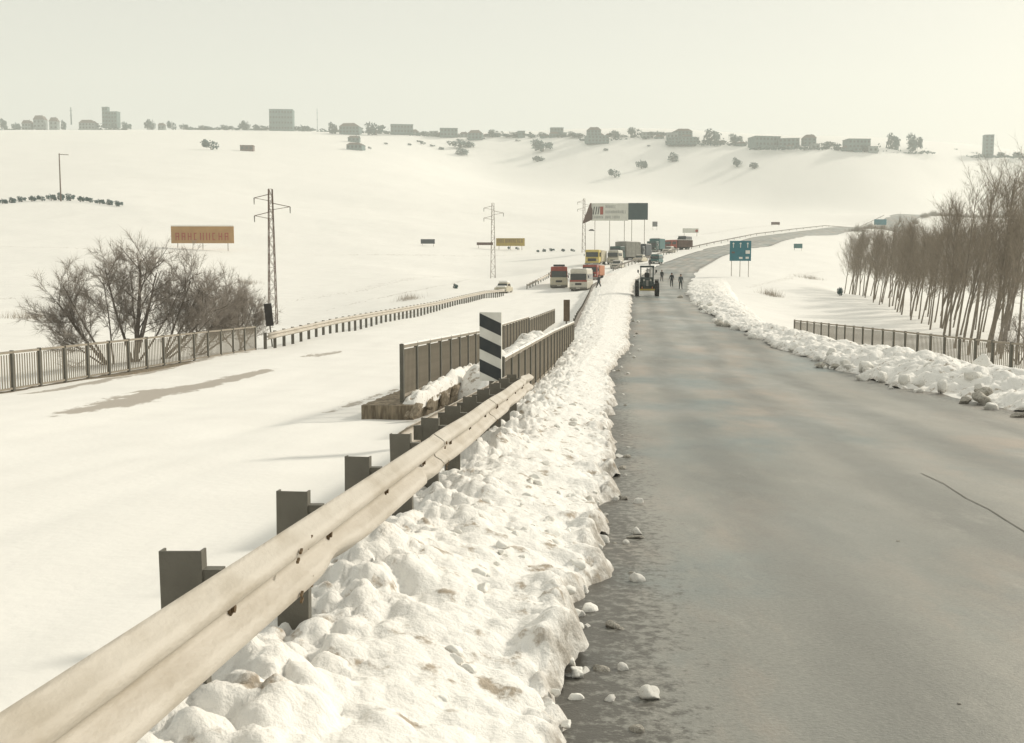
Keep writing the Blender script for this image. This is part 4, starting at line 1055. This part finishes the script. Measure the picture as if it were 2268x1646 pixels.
for i in range(46):     # front row, from the near right to the far left end
    f = i / 45.0
    Y = 64 + 94 * f ** 1.12; x = 29.0 + 20.0 * f ** 1.08 + rr.uniform(-.7, .7); Y += rr.uniform(-1.2, 1.2)
    poplar('slender bare poplar in the dense front row beyond the right railing', (x, Y, ground(x, Y)), (6 + i % 3) if i in (0, 3, 6) else i % 6, (.84 + .24 * (1 - f)) * rr.uniform(.76, 1.12), R(rr.uniform(-25, 25)))
for i in range(30):
    f = .06 + .94 * i / 29.0
    Y = 68 + 90 * f ** 1.12; x = 29.0 + 20.0 * f ** 1.08 + 3.4 + rr.uniform(-1.6, 1.6)
    poplar('slender bare poplar in the hidden second row of the grove', (x, Y, ground(x, Y)), i % 6, .92 * rr.uniform(.86, 1.1), R(rr.uniform(-25, 25)))
for px, Y, s, k, lab in ((2196, 68, 1.12, 6, 'tall leaning poplar nearest the railing, its trunk bent to the right'), (2258, 62, 1.0, 7, 'tall poplar with leaning trunk at the right picture edge'), (2238, 88, 1.15, 8, 'thin poplar standing between the two tallest at the right'), (2150, 66, 1.1, 8, 'tallest poplar rising above the grove'), (2120, 70, 1.05, 6, 'tall thin poplar left of the tallest one in the grove')):
    poplar(lab, on(px, Y), k, s, R(10))
Gs = 'low shrubs at the right edge'
for px, Y, s, lab in ((2262, 62, .9, 'low spreading bare shrub at the right picture edge behind the railing'), (2290, 75, 1.0, 'tangled bare shrub cut off by the right picture edge')):
    shrub_tree(lab, on(px, Y), [(-.6, 0, .7, 2.2 * s, .05), (.5, 0, .8, 2.2 * s, .05), (0, .2, 1, 2.4 * s, .05)], int(Y), Gs, .7, 'bare_shrub')
for px, Y, s in ((2300, 130, 1.3), (2330, 170, 1.4), (2230, 200, 1.3), (2350, 240, 1.5)):
    shrub_tree('hazy brown bare tree beyond the poplars at far right', on(px, Y), [(-.4, 0, 1, 3.4 * s, .1), (.4, 0, 1, 3.4 * s, .1), (0, .2, 1, 3.8 * s, .1)], int(Y), 'bare trees far right', .62)

# ------------------------------------------------------------------ far scrub, hedges, houses
def bush_mesh(seed, n=260, flat=1.0, sz=.16):
    rr = random.Random(seed); mb = MB()
    lob = [(rr.uniform(-.6, .6), rr.uniform(-.4, .4), rr.uniform(.2, .62), rr.uniform(.25, .42)) for _ in range(6)]
    for i in range(n):
        cx, cy, cz, cr_ = rr.choice(lob); a = Vector((rr.gauss(0, 1), rr.gauss(0, 1), rr.gauss(0, 1))).normalized() * cr_ * rr.uniform(.5, 1.05)
        p = Vector((cx, cy, max(.02, cz))) + a; p.z = abs(p.z)
        u = Vector((rr.gauss(0, 1), rr.gauss(0, 1), rr.gauss(0, 1))).normalized(); w = u.orthogonal().normalized(); s = sz * rr.uniform(.5, 1.2)
        mb.add([p + u * s, p - u * s * .5 + w * s * .7, p - u * s * .5 - w * s * .7], [(0, 1, 2)])
    for k in range(3): mb.twig((rr.uniform(-.1, .1), 0, -.1), (rr.uniform(-.4, .4), 0, .5), .05)
    return mb.mesh('crown', M['farbush'])
bm_ = [bush_mesh(i) for i in range(5)]
tm_ = MB().tube((0, 0, -.15), (0, 0, .45), .06, .04, 6).mesh('trunk', M['bark'])
_bi = [0]
def far_bush(label, x0, x1, y0, y1, Y=None, group='scrub on the far slopes', name='far_bush', cat='bush'):
    p = gpix((x0 + x1) / 2, y1, 60) if Y is None else at((x0 + x1) / 2, y1, Y)
    w = (x1 - x0) / 2400 * p.y; h = (y1 - y0) / 2400 * p.y
    t = thing(name, label, cat, p, R(_bi[0] * 37 % 40), group); _bi[0] += 1
    link('crown', bm_[_bi[0] % 5], t); link('trunk', tm_, t)
    t.scale = (w / 2, w / 2.2, h); return t
def far_house(label, x0, x1, y0, y1, roof='gable', m='fargrey', storeys=2, Y=None, name='far_house', cat='house', deep=.7):
    p = gpix((x0 + x1) / 2, y1, 200) if Y is None else at((x0 + x1) / 2, y1, Y)
    w = (x1 - x0) / 2400 * p.y; h = (y1 - y0) / 2400 * p.y; d = max(w * deep, 5)
    t = thing(name, label, cat, p, R(rng.uniform(-12, 12)))
    hw = h if roof == 'flat' else h * .68
    MB().box((0, 0, hw / 2 - .5), (w, d, hw + 1)).build('wall', M[m], t)
    if roof == 'gable':
        mb = MB(); mb.prism([(-w / 2 - .4, hw), (w / 2 + .4, hw), (w / 2 * .55, h), (-w / 2 * .55, h)], -d / 2 - .3, d / 2 + .3); r = mb.build('roof', M['farroof'], t)
        MB().box((w * .2, 0, h + .3), (.7, .7, 1.4)).build('chimney', M[m], r)
    else:
        MB().box((0, 0, hw + .28), (w + .5, d + .5, .5)).build('roof', M[m], t)
    nx = max(2, int(w / 3.2))
    for s in range(storeys):
        for i in range(nx):
            MB().box((-w / 2 + w * (i + .5) / nx, -d / 2 - .02, hw * (s + .55) / storeys), (min(1.9, w / nx * .55), .1, min(2.0, hw / storeys * .55))).build('window', M['glass'], t)
    return t
def treeline():
    rr = random.Random(31); mb = MB()
    for a, b, y0, y1, Y, dn in ((0, 60, 268, 292, 1270, .6), (175, 282, 272, 293, 1270, 1), (415, 530, 281, 290, 1270, .8), (524, 700, 279, 292, 1262, 1), (700, 770, 280, 297, 1240, .8), (795, 870, 284, 300, 1230, .7), (905, 1000, 294, 303, 1200, .6), (1075, 1200, 296, 304, 1180, .7), (1285, 1480, 303, 314, 1120, .9), (1475, 1660, 308, 324, 1070, 1), (1660, 1950, 320, 334, 1020, .8), (1940, 2070, 331, 343, 1010, .8), (2060, 2320, 340, 352, 1050, 1)):
        x = a
        while x < b:
            x += rr.uniform(.35, 1.0) / dn; h = (y1 - y0) * rr.uniform(.25, 1.0) * (.55 + .45 * math.sin(x * .21 + a)); f = rr.uniform(-.2, 1) 
            p = at(x, y1 - 3.5 - max(f, 0) * h, Y + rr.uniform(-9, 9)); k = Y / 2400.
            u = Vector((rr.gauss(0, 1), rr.gauss(0, 1), rr.gauss(0, 1))).normalized(); w = u.orthogonal().normalized(); s_ = rr.uniform(1.4, 3.6) * k
            for q in range(3):
                o = Vector((rr.uniform(-1.5, 1.5), rr.uniform(-1, 1), rr.uniform(-1, 1))) * k
                mb.add([p + o + u * s_, p + o - u * s_ * .5 + w * s_ * .8, p + o - u * s_ * .5 - w * s_ * .8], [(0, 1, 2)])
    tag(mb.build('scrub_line', M['farbush']), 'low hazy scrub running along the skyline', None, None, 'stuff')
treeline()
def mast(label, px, y0, y1, Y, r=.35):
    p = at(px, y1, Y); q = at(px, y0, Y); t = thing('radio_mast', label, 'mast', p)
    MB().tube((0, 0, -1), (0, 0, q.z - p.z), r, r * .6, 6).build('pole', M['fargrey'], t)
    for k in (.5, .8): MB().box((0, 0, (q.z - p.z) * k), (r * 4, .2, .4)).build('antenna', M['fargrey'], t)
RY = 1270
# ridge buildings left to right
far_house('tall hazy block with a raised stair tower on the left ridge', 243, 264, 250, 282, 'flat', 'fargrey', 4, RY, 'apartment_building', 'building')
far_house('narrow tower part standing left of the hazy ridge block', 229, 242, 240, 282, 'flat', 'fargrey', 5, RY, 'apartment_building', 'building')
mast('thin mast left of the hazy ridge block', 158, 238, 274, RY, .9)
mast('faint thin mast on the ridge right of the dark apartment block', 703, 240, 290, 1265)
far_house('small white house between bushes on the left ridge', 352, 366, 274, 289, 'gable', 'farwall', 1, RY)
far_house('dark square apartment block standing alone on the ridge', 600, 650, 247, 292, 'flat', 'fargrey', 4, 1260, 'apartment_building', 'building')
for i, (a, b, c, d, lab) in enumerate([(78, 102, 258, 285, 'pale house at the far left end of the ridge'), (52, 72, 268, 290, 'low pale house left of the thin mast'), (112, 130, 262, 288, 'pale gabled house just left of the thin mast'), (180, 214, 268, 288, 'long low house below the ridge tower block')]):
    far_house(lab, a, b, c, d, 'gable', 'farwall', 2, RY - 10)
for a, b, c, d, r_, lab in [(755, 798, 276, 297, 'gable', 'house with dark roof right of the ridge mound'), (866, 914, 280, 298, 'flat', 'long flat roofed house on the middle ridge'), (975, 1013, 288, 304, 'flat', 'flat house above the bushy slope'), (1038, 1069, 292, 310, 'gable', 'gabled house above the two stacked bushes'), (1219, 1247, 286, 300, 'flat', 'small flat roofed house on the bare middle ridge'), (1300, 1330, 286, 304, 'gable', 'gabled house at the left end of the teal house row'), (1298, 1345, 304, 317, 'flat', 'long low house below the teal house row'), (1490, 1530, 291, 306, 'gable', 'wide gabled house in the teal house row'), (1478, 1540, 310, 321, 'flat', 'low white roofed sheds below the teal house row'), (1663, 1721, 308, 328, 'flat', 'wide flat block on the right ridge'), (1724, 1768, 311, 326, 'flat', 'lower block beside the wide flat block'), (1777, 1805, 301, 322, 'gable', 'gabled house right of the wide flat block'), (1872, 1921, 313, 333, 'flat', 'flat block left of the two tall ridge trees')]:
    p = gpix((a + b) / 2, d, 400); far_house(lab, a, b, c, d + 1, r_, 'fargrey', 2)
far_house('slim grey tower rising from the right ridge', 2178, 2197, 302, 348, 'flat', 'fargrey', 6, 1060, 'tower_block', 'tower', 1.0)
far_house('two stacked houses on the slope, the upper one', 772, 797, 303, 315, 'gable', 'fargrey', 1)
far_house('two stacked houses on the slope, the lower one', 771, 806, 318, 332, 'gable', 'fargrey', 1)
far_house('small dark shed alone on the bright left slope', 534, 562, 325, 335, 'flat', 'boardbrown', 1, None, 'shed', 'shed')
# ridge trees and bushes
L_ = [(0, 22, 262, 290), (24, 48, 268, 292), (132, 150, 266, 288), (268, 296, 270, 290), (313, 348, 264, 290), (368, 395, 268, 289), (396, 420, 272, 289), (430, 480, 279, 288), (486, 522, 277, 288), (524, 556, 267, 290), (558, 598, 276, 291), (652, 690, 275, 293), (722, 753, 271, 296), (806, 860, 272, 300), (916, 968, 292, 300), (1078, 1112, 287, 303), (1114, 1180, 291, 302), (1184, 1216, 293, 301), (1250, 1298, 293, 305), (1340, 1384, 292, 310), (1386, 1428, 285, 306), (1430, 1486, 292, 306), (1545, 1606, 290, 322), (1610, 1652, 298, 322), (1806, 1868, 316, 327), (1925, 1950, 328, 338), (2058, 2094, 329, 346), (2096, 2134, 330, 348), (2136, 2176, 338, 350), (2200, 2236, 336, 352), (2238, 2275, 335, 354)]
WHERE = 'far left end of the skyline|just left of the pale house at the far left|between the thin mast and the pale gabled house|right of the hazy ridge block|left of the small white ridge house|right of the small white ridge house|second clump right of the small white ridge house|low flat one far left of the dark apartment block|low flat one nearer the dark apartment block|mounded one closest left of the dark apartment block|touching the left side of the dark apartment block|touching the right side of the dark apartment block|mounded one right of the faint mast|rounded one right of the house with dark roof|right of the long flat roofed house|right of the gabled house above stacked bushes|long low strip on the bare middle ridge|left of the small flat roofed middle house|right of the small flat roofed middle house|right of the gabled house at the row\'s left end|taller one in the middle of the teal house row|left of the wide gabled house in the row|large one right of the teal house row|dark one left of the wide flat block|right of the gabled house on the right ridge|small one left of the two tall ridge trees|right of the two tall ridge trees|second right of the two tall ridge trees|just left of the slim grey tower|just right of the slim grey tower|at the right picture edge'.split('|')
for i, (a, b, c, d) in enumerate(L_):
    far_bush('hazy dark treetop clump, ' + WHERE[i], a, b, c, d, None if 700 < (a + b) / 2 < 2050 else (RY if a < 700 else 1070), 'trees along the skyline', 'ridge_tree', 'tree')
rr = random.Random(91); x = 735; nb_ = 0
SKY = [(0, 290), (420, 286), (600, 290), (750, 297), (900, 299), (1000, 304), (1134, 304), (1250, 304), (1400, 307), (1500, 309), (1600, 322), (1750, 327), (1900, 334), (1960, 338)]
side = ['pale', 'grey', 'squat', 'narrow', 'long', 'gabled', 'dull', 'plain', 'broad', 'half hidden']
ref = [(830, 'house with dark roof'), (960, 'long flat roofed house'), (1120, 'gabled house above two bushes'), (1290, 'small flat middle house'), (1470, 'left end of the teal row'), (1640, 'wide gabled row house'), (1770, 'wide flat right block'), (2000, 'gabled right ridge house')]
while x < 1930:
    w = rr.uniform(11, 26); yb_ = float(lerp(SKY, x)) + rr.uniform(0, 4); hgt = rr.uniform(6.5, 13)
    near_ = [r for lim, r in ref if x < lim][0]
    Yh = float(lerp([(700, 1235), (1092, 1185), (1290, 1145), (1500, 1095), (1700, 1045), (1900, 995)], x))
    if rr.random() < .5:
        rf_ = rr.choice(('gable', 'gable', 'flat')); cm__ = rr.choice(('fargrey', 'fargrey', 'farwall')); st_ = rr.choice((1, 2))
        lab = '%s %s %s skyline house near the %s' % ('wide' if w > 20 else ('narrow' if w < 15 else 'small'), 'pale' if cm__ == 'farwall' else 'grey', 'flat roofed' if rf_ == 'flat' else 'gabled', near_)
        far_house(lab, x, x + w, yb_ - hgt, yb_ + 1, rf_, cm__, st_, Yh)['group'] = 'little houses along the skyline'
        nb_ += 1
    else:
        far_bush('soft hazy tree filling the skyline strip near the ' + near_, x - 2, x + w + 2, yb_ - hgt * 1.1, yb_ + 1, float(lerp([(700, 1235), (1092, 1185), (1290, 1145), (1500, 1095), (1700, 1045), (1900, 995)], x)), 'trees filling the skyline strip', 'ridge_tree', 'tree')
    x += w * rr.uniform(.75, 1.5)
def big_ridge_tree(lab, x0, x1, y0, y1, Y):
    p = at((x0 + x1) / 2, y1, Y); w = (x1 - x0) / 2400 * Y; h = (y1 - y0) / 2400 * Y
    t = thing('ridge_tree', lab, 'tree', p, 0, 'tall trees on the right ridge')
    MB().tube((0, 0, -1), (0, 0, h * .55), .6, .4, 6).build('trunk', M['bark'], t)
    o = link('crown', bm_[int(x0) % 5], t, (0, 0, h * .12)); o.scale = (w / 2, w / 2.4, h * .9)
big_ridge_tree('left one of two tall full trees on the right ridge', 1953, 2000, 296, 342, 1020)
big_ridge_tree('right one of two tall full trees on the right ridge', 2004, 2050, 296, 344, 1025)
for a, b, c, d, lab in [(443, 492, 309, 332, 'brownish scrub patch high on the bright left slope'), (982, 1059, 311, 330, 'long dark bush clump below the middle ridge'), (1000, 1046, 331, 346, 'smaller bush clump under the long dark one'), (1171, 1235, 311, 337, 'large dark bush clump in the middle of the shaded slope'), (1171, 1210, 348, 361, 'thin low bush under the large middle clump'), (1344, 1379, 376, 395, 'lowest round bush on the shaded slope'), (1405, 1437, 355, 377, 'middle round bush of the diagonal three on the shaded slope'), (1470, 1509, 341, 361, 'uppermost bush of the diagonal three on the shaded slope'), (1615, 1650, 349, 370, 'dark bush with a flat top, left of a pair on the right slope'), (1652, 1690, 361, 376, 'lower bush, right of a pair on the right slope')]:
    far_bush(lab, a, b, c, d)
rr = random.Random(55)
for i in range(26):
    x = rr.uniform(740, 1560); y = 303 + rr.random() ** 1.5 * 30 + max(0, (x - 1200) * .02); w = rr.uniform(8, 24)
    far_bush('faint small scrub speckling the upper middle slope', x, x + w, y - rr.uniform(3, 7), y, None, 'faint scrub on the upper slope')
# hedge on the left slope
for i in range(13):
    x = -6 + i * 21.5; y = 449 - 9 * math.sin(min(1, i / 7) * 1.4) + max(0, i - 6) * 2.4
    far_bush('dark leafless hedge bush, ' + ('leftmost of', 'second from the left of', 'third from the left of', 'fourth from the left of', 'left of the far pole in', 'beside the far pole in', 'at the foot of the far pole in', 'first right of the far pole in', 'second right of the far pole in', 'fifth from the right of', 'third from the right of', 'second from the right of', 'rightmost of')[i] + ' the slope row', x, x + 25, y - 10 - (i in (5, 6, 7)) * 4, y + 3, None, 'hedge bushes on the left slope', 'hedge_bush')
for i, (a, b, y) in enumerate([(1122, 1132, 551), (1140, 1152, 553), (1186, 1196, 557), (1198, 1212, 556), (1214, 1232, 555), (1240, 1254, 556), (1262, 1276, 556)]):
    far_bush('tiny grey tuft in the row across the middle snowfield', a, b, y - 5, y + 2, None, 'tufts across the middle field', 'grass_tuft', 'grass tuft')
for a, b, c, d, lab in [(1850, 1869, 632, 655, 'round dark bush at the left end of the poplar row'), (1000, 1018, 628, 639, 'small dark bush behind the left guard rail')]:
    far_bush(lab, a, b, c, d, None, 'bushes near the road')

def weeds(label, x0, x1, y0, y1, seed):
    rr = random.Random(seed); c = gpix((x0 + x1) / 2, y1); t = thing('dry_weeds', label, 'weeds', c, 0); mb = MB(); w = (x1 - x0) / 2400 * c.y
    for k in range(260):
        x, y = rr.gauss(0, .26) * w, rr.uniform(-2.5, 2.5); z = ground(c.x + x, c.y + y) - c.z - .05
        mb.twig((x, y, z), (x + rr.uniform(-.4, .4), y + rr.uniform(-.3, .3), z + rr.uniform(.25, 1.0)), .012)
    tag(mb.build('stalks', M['dryweed'], t), kind='stuff')
weeds('dry brown weed patch on the right snowfield left of the poplars', 1770, 1820, 590, 618, 3)
weeds('sparse weeds on the snow beside the upper end of the right ridge', 1690, 1725, 640, 655, 4)
weeds('dry weed stalks poking from snow left of the bare trees', 20, 120, 690, 705, 5)
weeds('dry weed stalks behind the left guard rail near the second pole', 880, 930, 655, 664, 6)
weeds('dry weed stalks below the orange billboard', 520, 580, 615, 630, 8)
def verge_bush_mesh(seed):
    rr = random.Random(seed); mb = MB()
    for k in range(420):
        x, y = rr.gauss(0, 2.6), rr.gauss(0, .8); h = rr.uniform(1.2, 4.2) * max(.3, 1 - abs(x) / 7)
        mb.twig((x, y, -.3 + rr.uniform(0, .6) * h), (x + rr.uniform(-.8, .9), y + rr.uniform(-.4, .4), h), .045)
    return mb.mesh('crown', M['poplartwig'])
vb_ = [verge_bush_mesh(i) for i in range(3)]
for i in range(20):
    Y = 470 + i * 21; x = float(lerp(BR, Y)) + 2.5 + (i % 3) * .8; p = Vector((x, Y, ground(x, Y)))
    t = thing('roadside_bush', 'brown leafless bush on the verge of the distant climbing road', 'bush', p, R(i * 40), 'bushes along the distant road'); link('crown', vb_[i % 3], t)
    MB().tube((0, 0, -.4), (.1, 0, 1.2), .12, .06, 6).build('trunk', M['bark'], t)
# ------------------------------------------------------------------ loose snow and ice lumps
def clod_mesh(seed, m):
    bm = bmesh.new(); bmesh.ops.create_icosphere(bm, subdivisions=3, radius=1)
    r2 = random.Random(seed)
    for k in range(11):
        nn = Vector((r2.gauss(0, 1), r2.gauss(0, 1), r2.gauss(0, 1))).normalized(); dd = r2.uniform(.45, .85)
        for v in bm.verts:
            e = v.co.dot(nn) - dd
            if e > 0: v.co -= nn * e * .9
    for v in bm.verts:
        n = mnoise.noise(v.co * 1.6 + Vector((seed * 7.1, 0, 0))) * .22 + mnoise.noise(v.co * 4.5 + Vector((0, seed * 3.3, 0))) * .12 + mnoise.noise(v.co * 9 + Vector((0, seed * 3.3, 9))) * .05
        v.co *= 1.2 + n; v.co.z *= .8
    me = bpy.data.meshes.new('snow_clod'); bm.to_mesh(me); bm.free(); me.materials.append(m)
    me.polygons.foreach_set('use_smooth', [True] * len(me.polygons)); return me
cm_ = [clod_mesh(i, M['clod']) for i in range(6)]; dm_ = [clod_mesh(20 + i, M['dirty']) for i in range(3)]
def clod(label, p, r, group, dirty=False, k=0, flat=1.0, name='snow_clod', cat='snow clod'):
    o = link(name, (dm_ if dirty else cm_)[k % (3 if dirty else 6)]); o.location = p + Vector((0, 0, r * .28)); o.scale = (r, r * rng.uniform(.8, 1.1), r * flat); o.rotation_euler = (rng.uniform(-.3, .3), rng.uniform(-.3, .3), rng.uniform(0, 6.28))
    return tag(o, label, cat, group)
M['brownice'] = mat('brown_stained_ice', (.42, .35, .26), .85, (.20, .16, .115), 4, .8, 14, stretch=(1, 1, .5))
bi_ = clod_mesh(44, M['brownice'])
for i, (px, py, rp, lab) in enumerate([(925, 905, 15, 'brown stained ice lump at the front corner of the broken median kerb'), (955, 895, 13, 'brown stained ice lump second along the broken median kerb'), (985, 880, 14, 'brown stained ice lump in the middle of the broken median kerb side'), (1010, 862, 12, 'brown stained ice lump nearest the striped board on the kerb side'), (905, 918, 9, 'small brown ice lump fallen below the kerb corner')]):
    Y = 20.4 + i * 1.5 if i < 4 else 20.3; p = at(px, py, Y); o = link('ice_lump', bi_); o.location = p; r_ = rp * Y / 2400; o.scale = (r_ * .8, r_ * 2.6, r_ * 1.1); o.rotation_euler = (rng.uniform(-.3, .3), .2, rng.uniform(-.25, .1))
    tag(o, lab, 'ice lump', 'brown ice lumps on the broken kerb')
g_ = 'snow clods at the left road edge'
for i, (px, py, rp, lab) in enumerate([(1292, 1312, 15, 'round white clod lying on the road beside the bank, third from the bottom'), (1281, 1372, 14, 'pointed white clod at the road edge below the round one'), (1262, 1512, 17, 'thin curved snow piece with dark hollow at the road edge'), (1233, 1600, 22, 'big round clod near the bottom picture edge'), (1228, 1640, 20, 'dirty clod cut by the bottom picture edge'), (1328, 1205, 23, 'largest white block pushed onto the road, dark underneath'), (1318, 1238, 13, 'round clod just below the largest white block'), (1322, 1110, 13, 'white clod at the road edge above the largest block'), (1328, 1045, 12, 'hollow looking clod at the road edge halfway up'), (1215, 1555, 26, 'broad snow slab at the road edge near the bottom')]):
    p = gpix(px, py); clod(lab, p, rp * p.y / 2400, g_, False, i, 1.0)
for i, (px, py, rp, lab) in enumerate([(1410, 1193, 11, 'dark oblong ice block lying alone on the road'), (1347, 1166, 6, 'small flat dark lump beside the largest white block'), (1361, 1206, 5, 'tiny dark lump right of the largest white block'), (1990, 1203, 5, 'single dark pebble in the middle of the road'), (2126, 1566, 5, 'single dark pebble near the bottom right corner')]):
    p = gpix(px, py); o = clod(lab, p, rp * p.y / 2400, 'dark lumps on the road', True, i, .6)
    if i == 0: o.scale.x *= 1.7; o.rotation_euler.z = 0
for i, (px, py, rp, lab) in enumerate([(2178, 892, 22, 'large dirty boulder of frozen slush at the foot of the right ridge'), (2136, 894, 13, 'dirty slush lump left of the large boulder'), (2253, 925, 13, 'dirty slush lump at the right picture edge'), (1596, 722, 12, 'dark slush lump at the foot of the right ridge, far up the road'), (1850, 818, 12, 'dark slush lump halfway along the foot of the right ridge'), (1506, 660, 6, 'small dark lump standing in for a reflection on the road below the walking people'), (2090, 860, 12, 'grey slush lump further left along the ridge foot')]):  # lump below the walkers is added in place of their wet road reflection
    p = gpix(px, py); clod(lab, p, rp * p.y / 2400, 'dirty slush lumps along the right ridge', True, i)
rr = random.Random(77)
for i in range(60):       # crumbs beside the left edge
    y = 3.5 * math.exp(rr.random() * 2.9); x = float(lerp(BL, y)) + rr.uniform(-.05, .28) * (1 + y / 40)
    clod('small white snow crumb scattered along the left road edge', Vector((x, y, ground(x, y))), rr.uniform(.015, .045) * (1 + y / 40), 'snow crumbs along the left edge', rr.random() < .25, i)
for i in range(80):       # blocks along the right ridge
    y = 16 * math.exp(rr.random() * 1.7); f = rr.random() ** 1.6
    x = float(right_inner(np.array([y]))[0]) + f * 1.5 - .25
    z = ground(x, y) + float(profr(np.array([[f * 1.5 / float(wid(y))]]), np.array([[y]]))[0, 0]) * (f > .15)
    clod('tumbled snow block on the roadside slope of the right ridge', Vector((x, y, z)), rr.uniform(.05, .15) * (1 + y / 90), 'snow blocks on the right ridge', rr.random() < .09, i)
for i, (px, py, rp) in enumerate([(2178, 792, 26), (2110, 802, 16), (2030, 792, 14), (2060, 797, 13)]):
    Y = 31 + i * 2.5; p = at(px, py, Y); clod(('largest rounded sunlit snow hump crowning the right ridge', 'rounded snow hump next to the largest one on the right ridge', 'left rounded snow hump in front of the right railing', 'small rounded snow hump in front of the right railing')[i], p - Vector((0, 0, .3)), rp * Y / 2400, 'rounded humps on the right ridge', False, i)
rr = random.Random(78); mbc = []
bmj = bmesh.new()
for i in range(700):      # loose lumps bedded in the near bank
    y = 2.4 * math.exp(rr.random() * 2.6); l = float(lerp(MD, y)) - .1; r_ = float(lerp(BL, y)); f = rr.random() ** 1.3; x = l + (r_ - l) * f
    z = ground(x, y) + float(profl(np.array([[f]]), np.array([[y]]))[0, 0]) - .005
    me = cm_[i % 6]; s = rr.uniform(.010, .042) * (1 + y / 30); mt = Matrix.Translation((x, y, z)) @ Matrix.Rotation(rr.uniform(0, 6), 4, 'Z') @ Matrix.Diagonal((s * 1.2, s, s, 1))
    n0 = len(bmj.verts); bmj.from_mesh(me); bmj.verts.ensure_lookup_table()
    bmesh.ops.transform(bmj, matrix=mt, verts=bmj.verts[n0:])
me = bpy.data.meshes.new('loose_snow'); bmj.to_mesh(me); bmj.free(); me.materials.append(M['clod']); me.polygons.foreach_set('use_smooth', [True] * len(me.polygons))
tag(link('loose_snow', me), 'loose lumps of broken snow bedded in the near snow bank', None, None, 'stuff')

# ------------------------------------------------------------------ winter haze
me = MB().box((0, 900, 150), (5200, 2300, 420)).mesh('haze', [])
hz = tag(link('haze', me), 'thin pale winter haze over the valley', None, None, 'stuff')
hm, nt, b = node_mat('haze'); nt.nodes.remove(b)
pv = nt.nodes.new('ShaderNodeVolumePrincipled'); pv.inputs['Color'].default_value = (.94, .98, .945, 1); pv.inputs['Density'].default_value = .00036; pv.inputs['Anisotropy'].default_value = .2
nt.links.new(pv.outputs[0], nt.nodes['Material Output'].inputs['Volume'])
me.materials.clear(); me.materials.append(hm)
print('objects', len(bpy.data.objects))
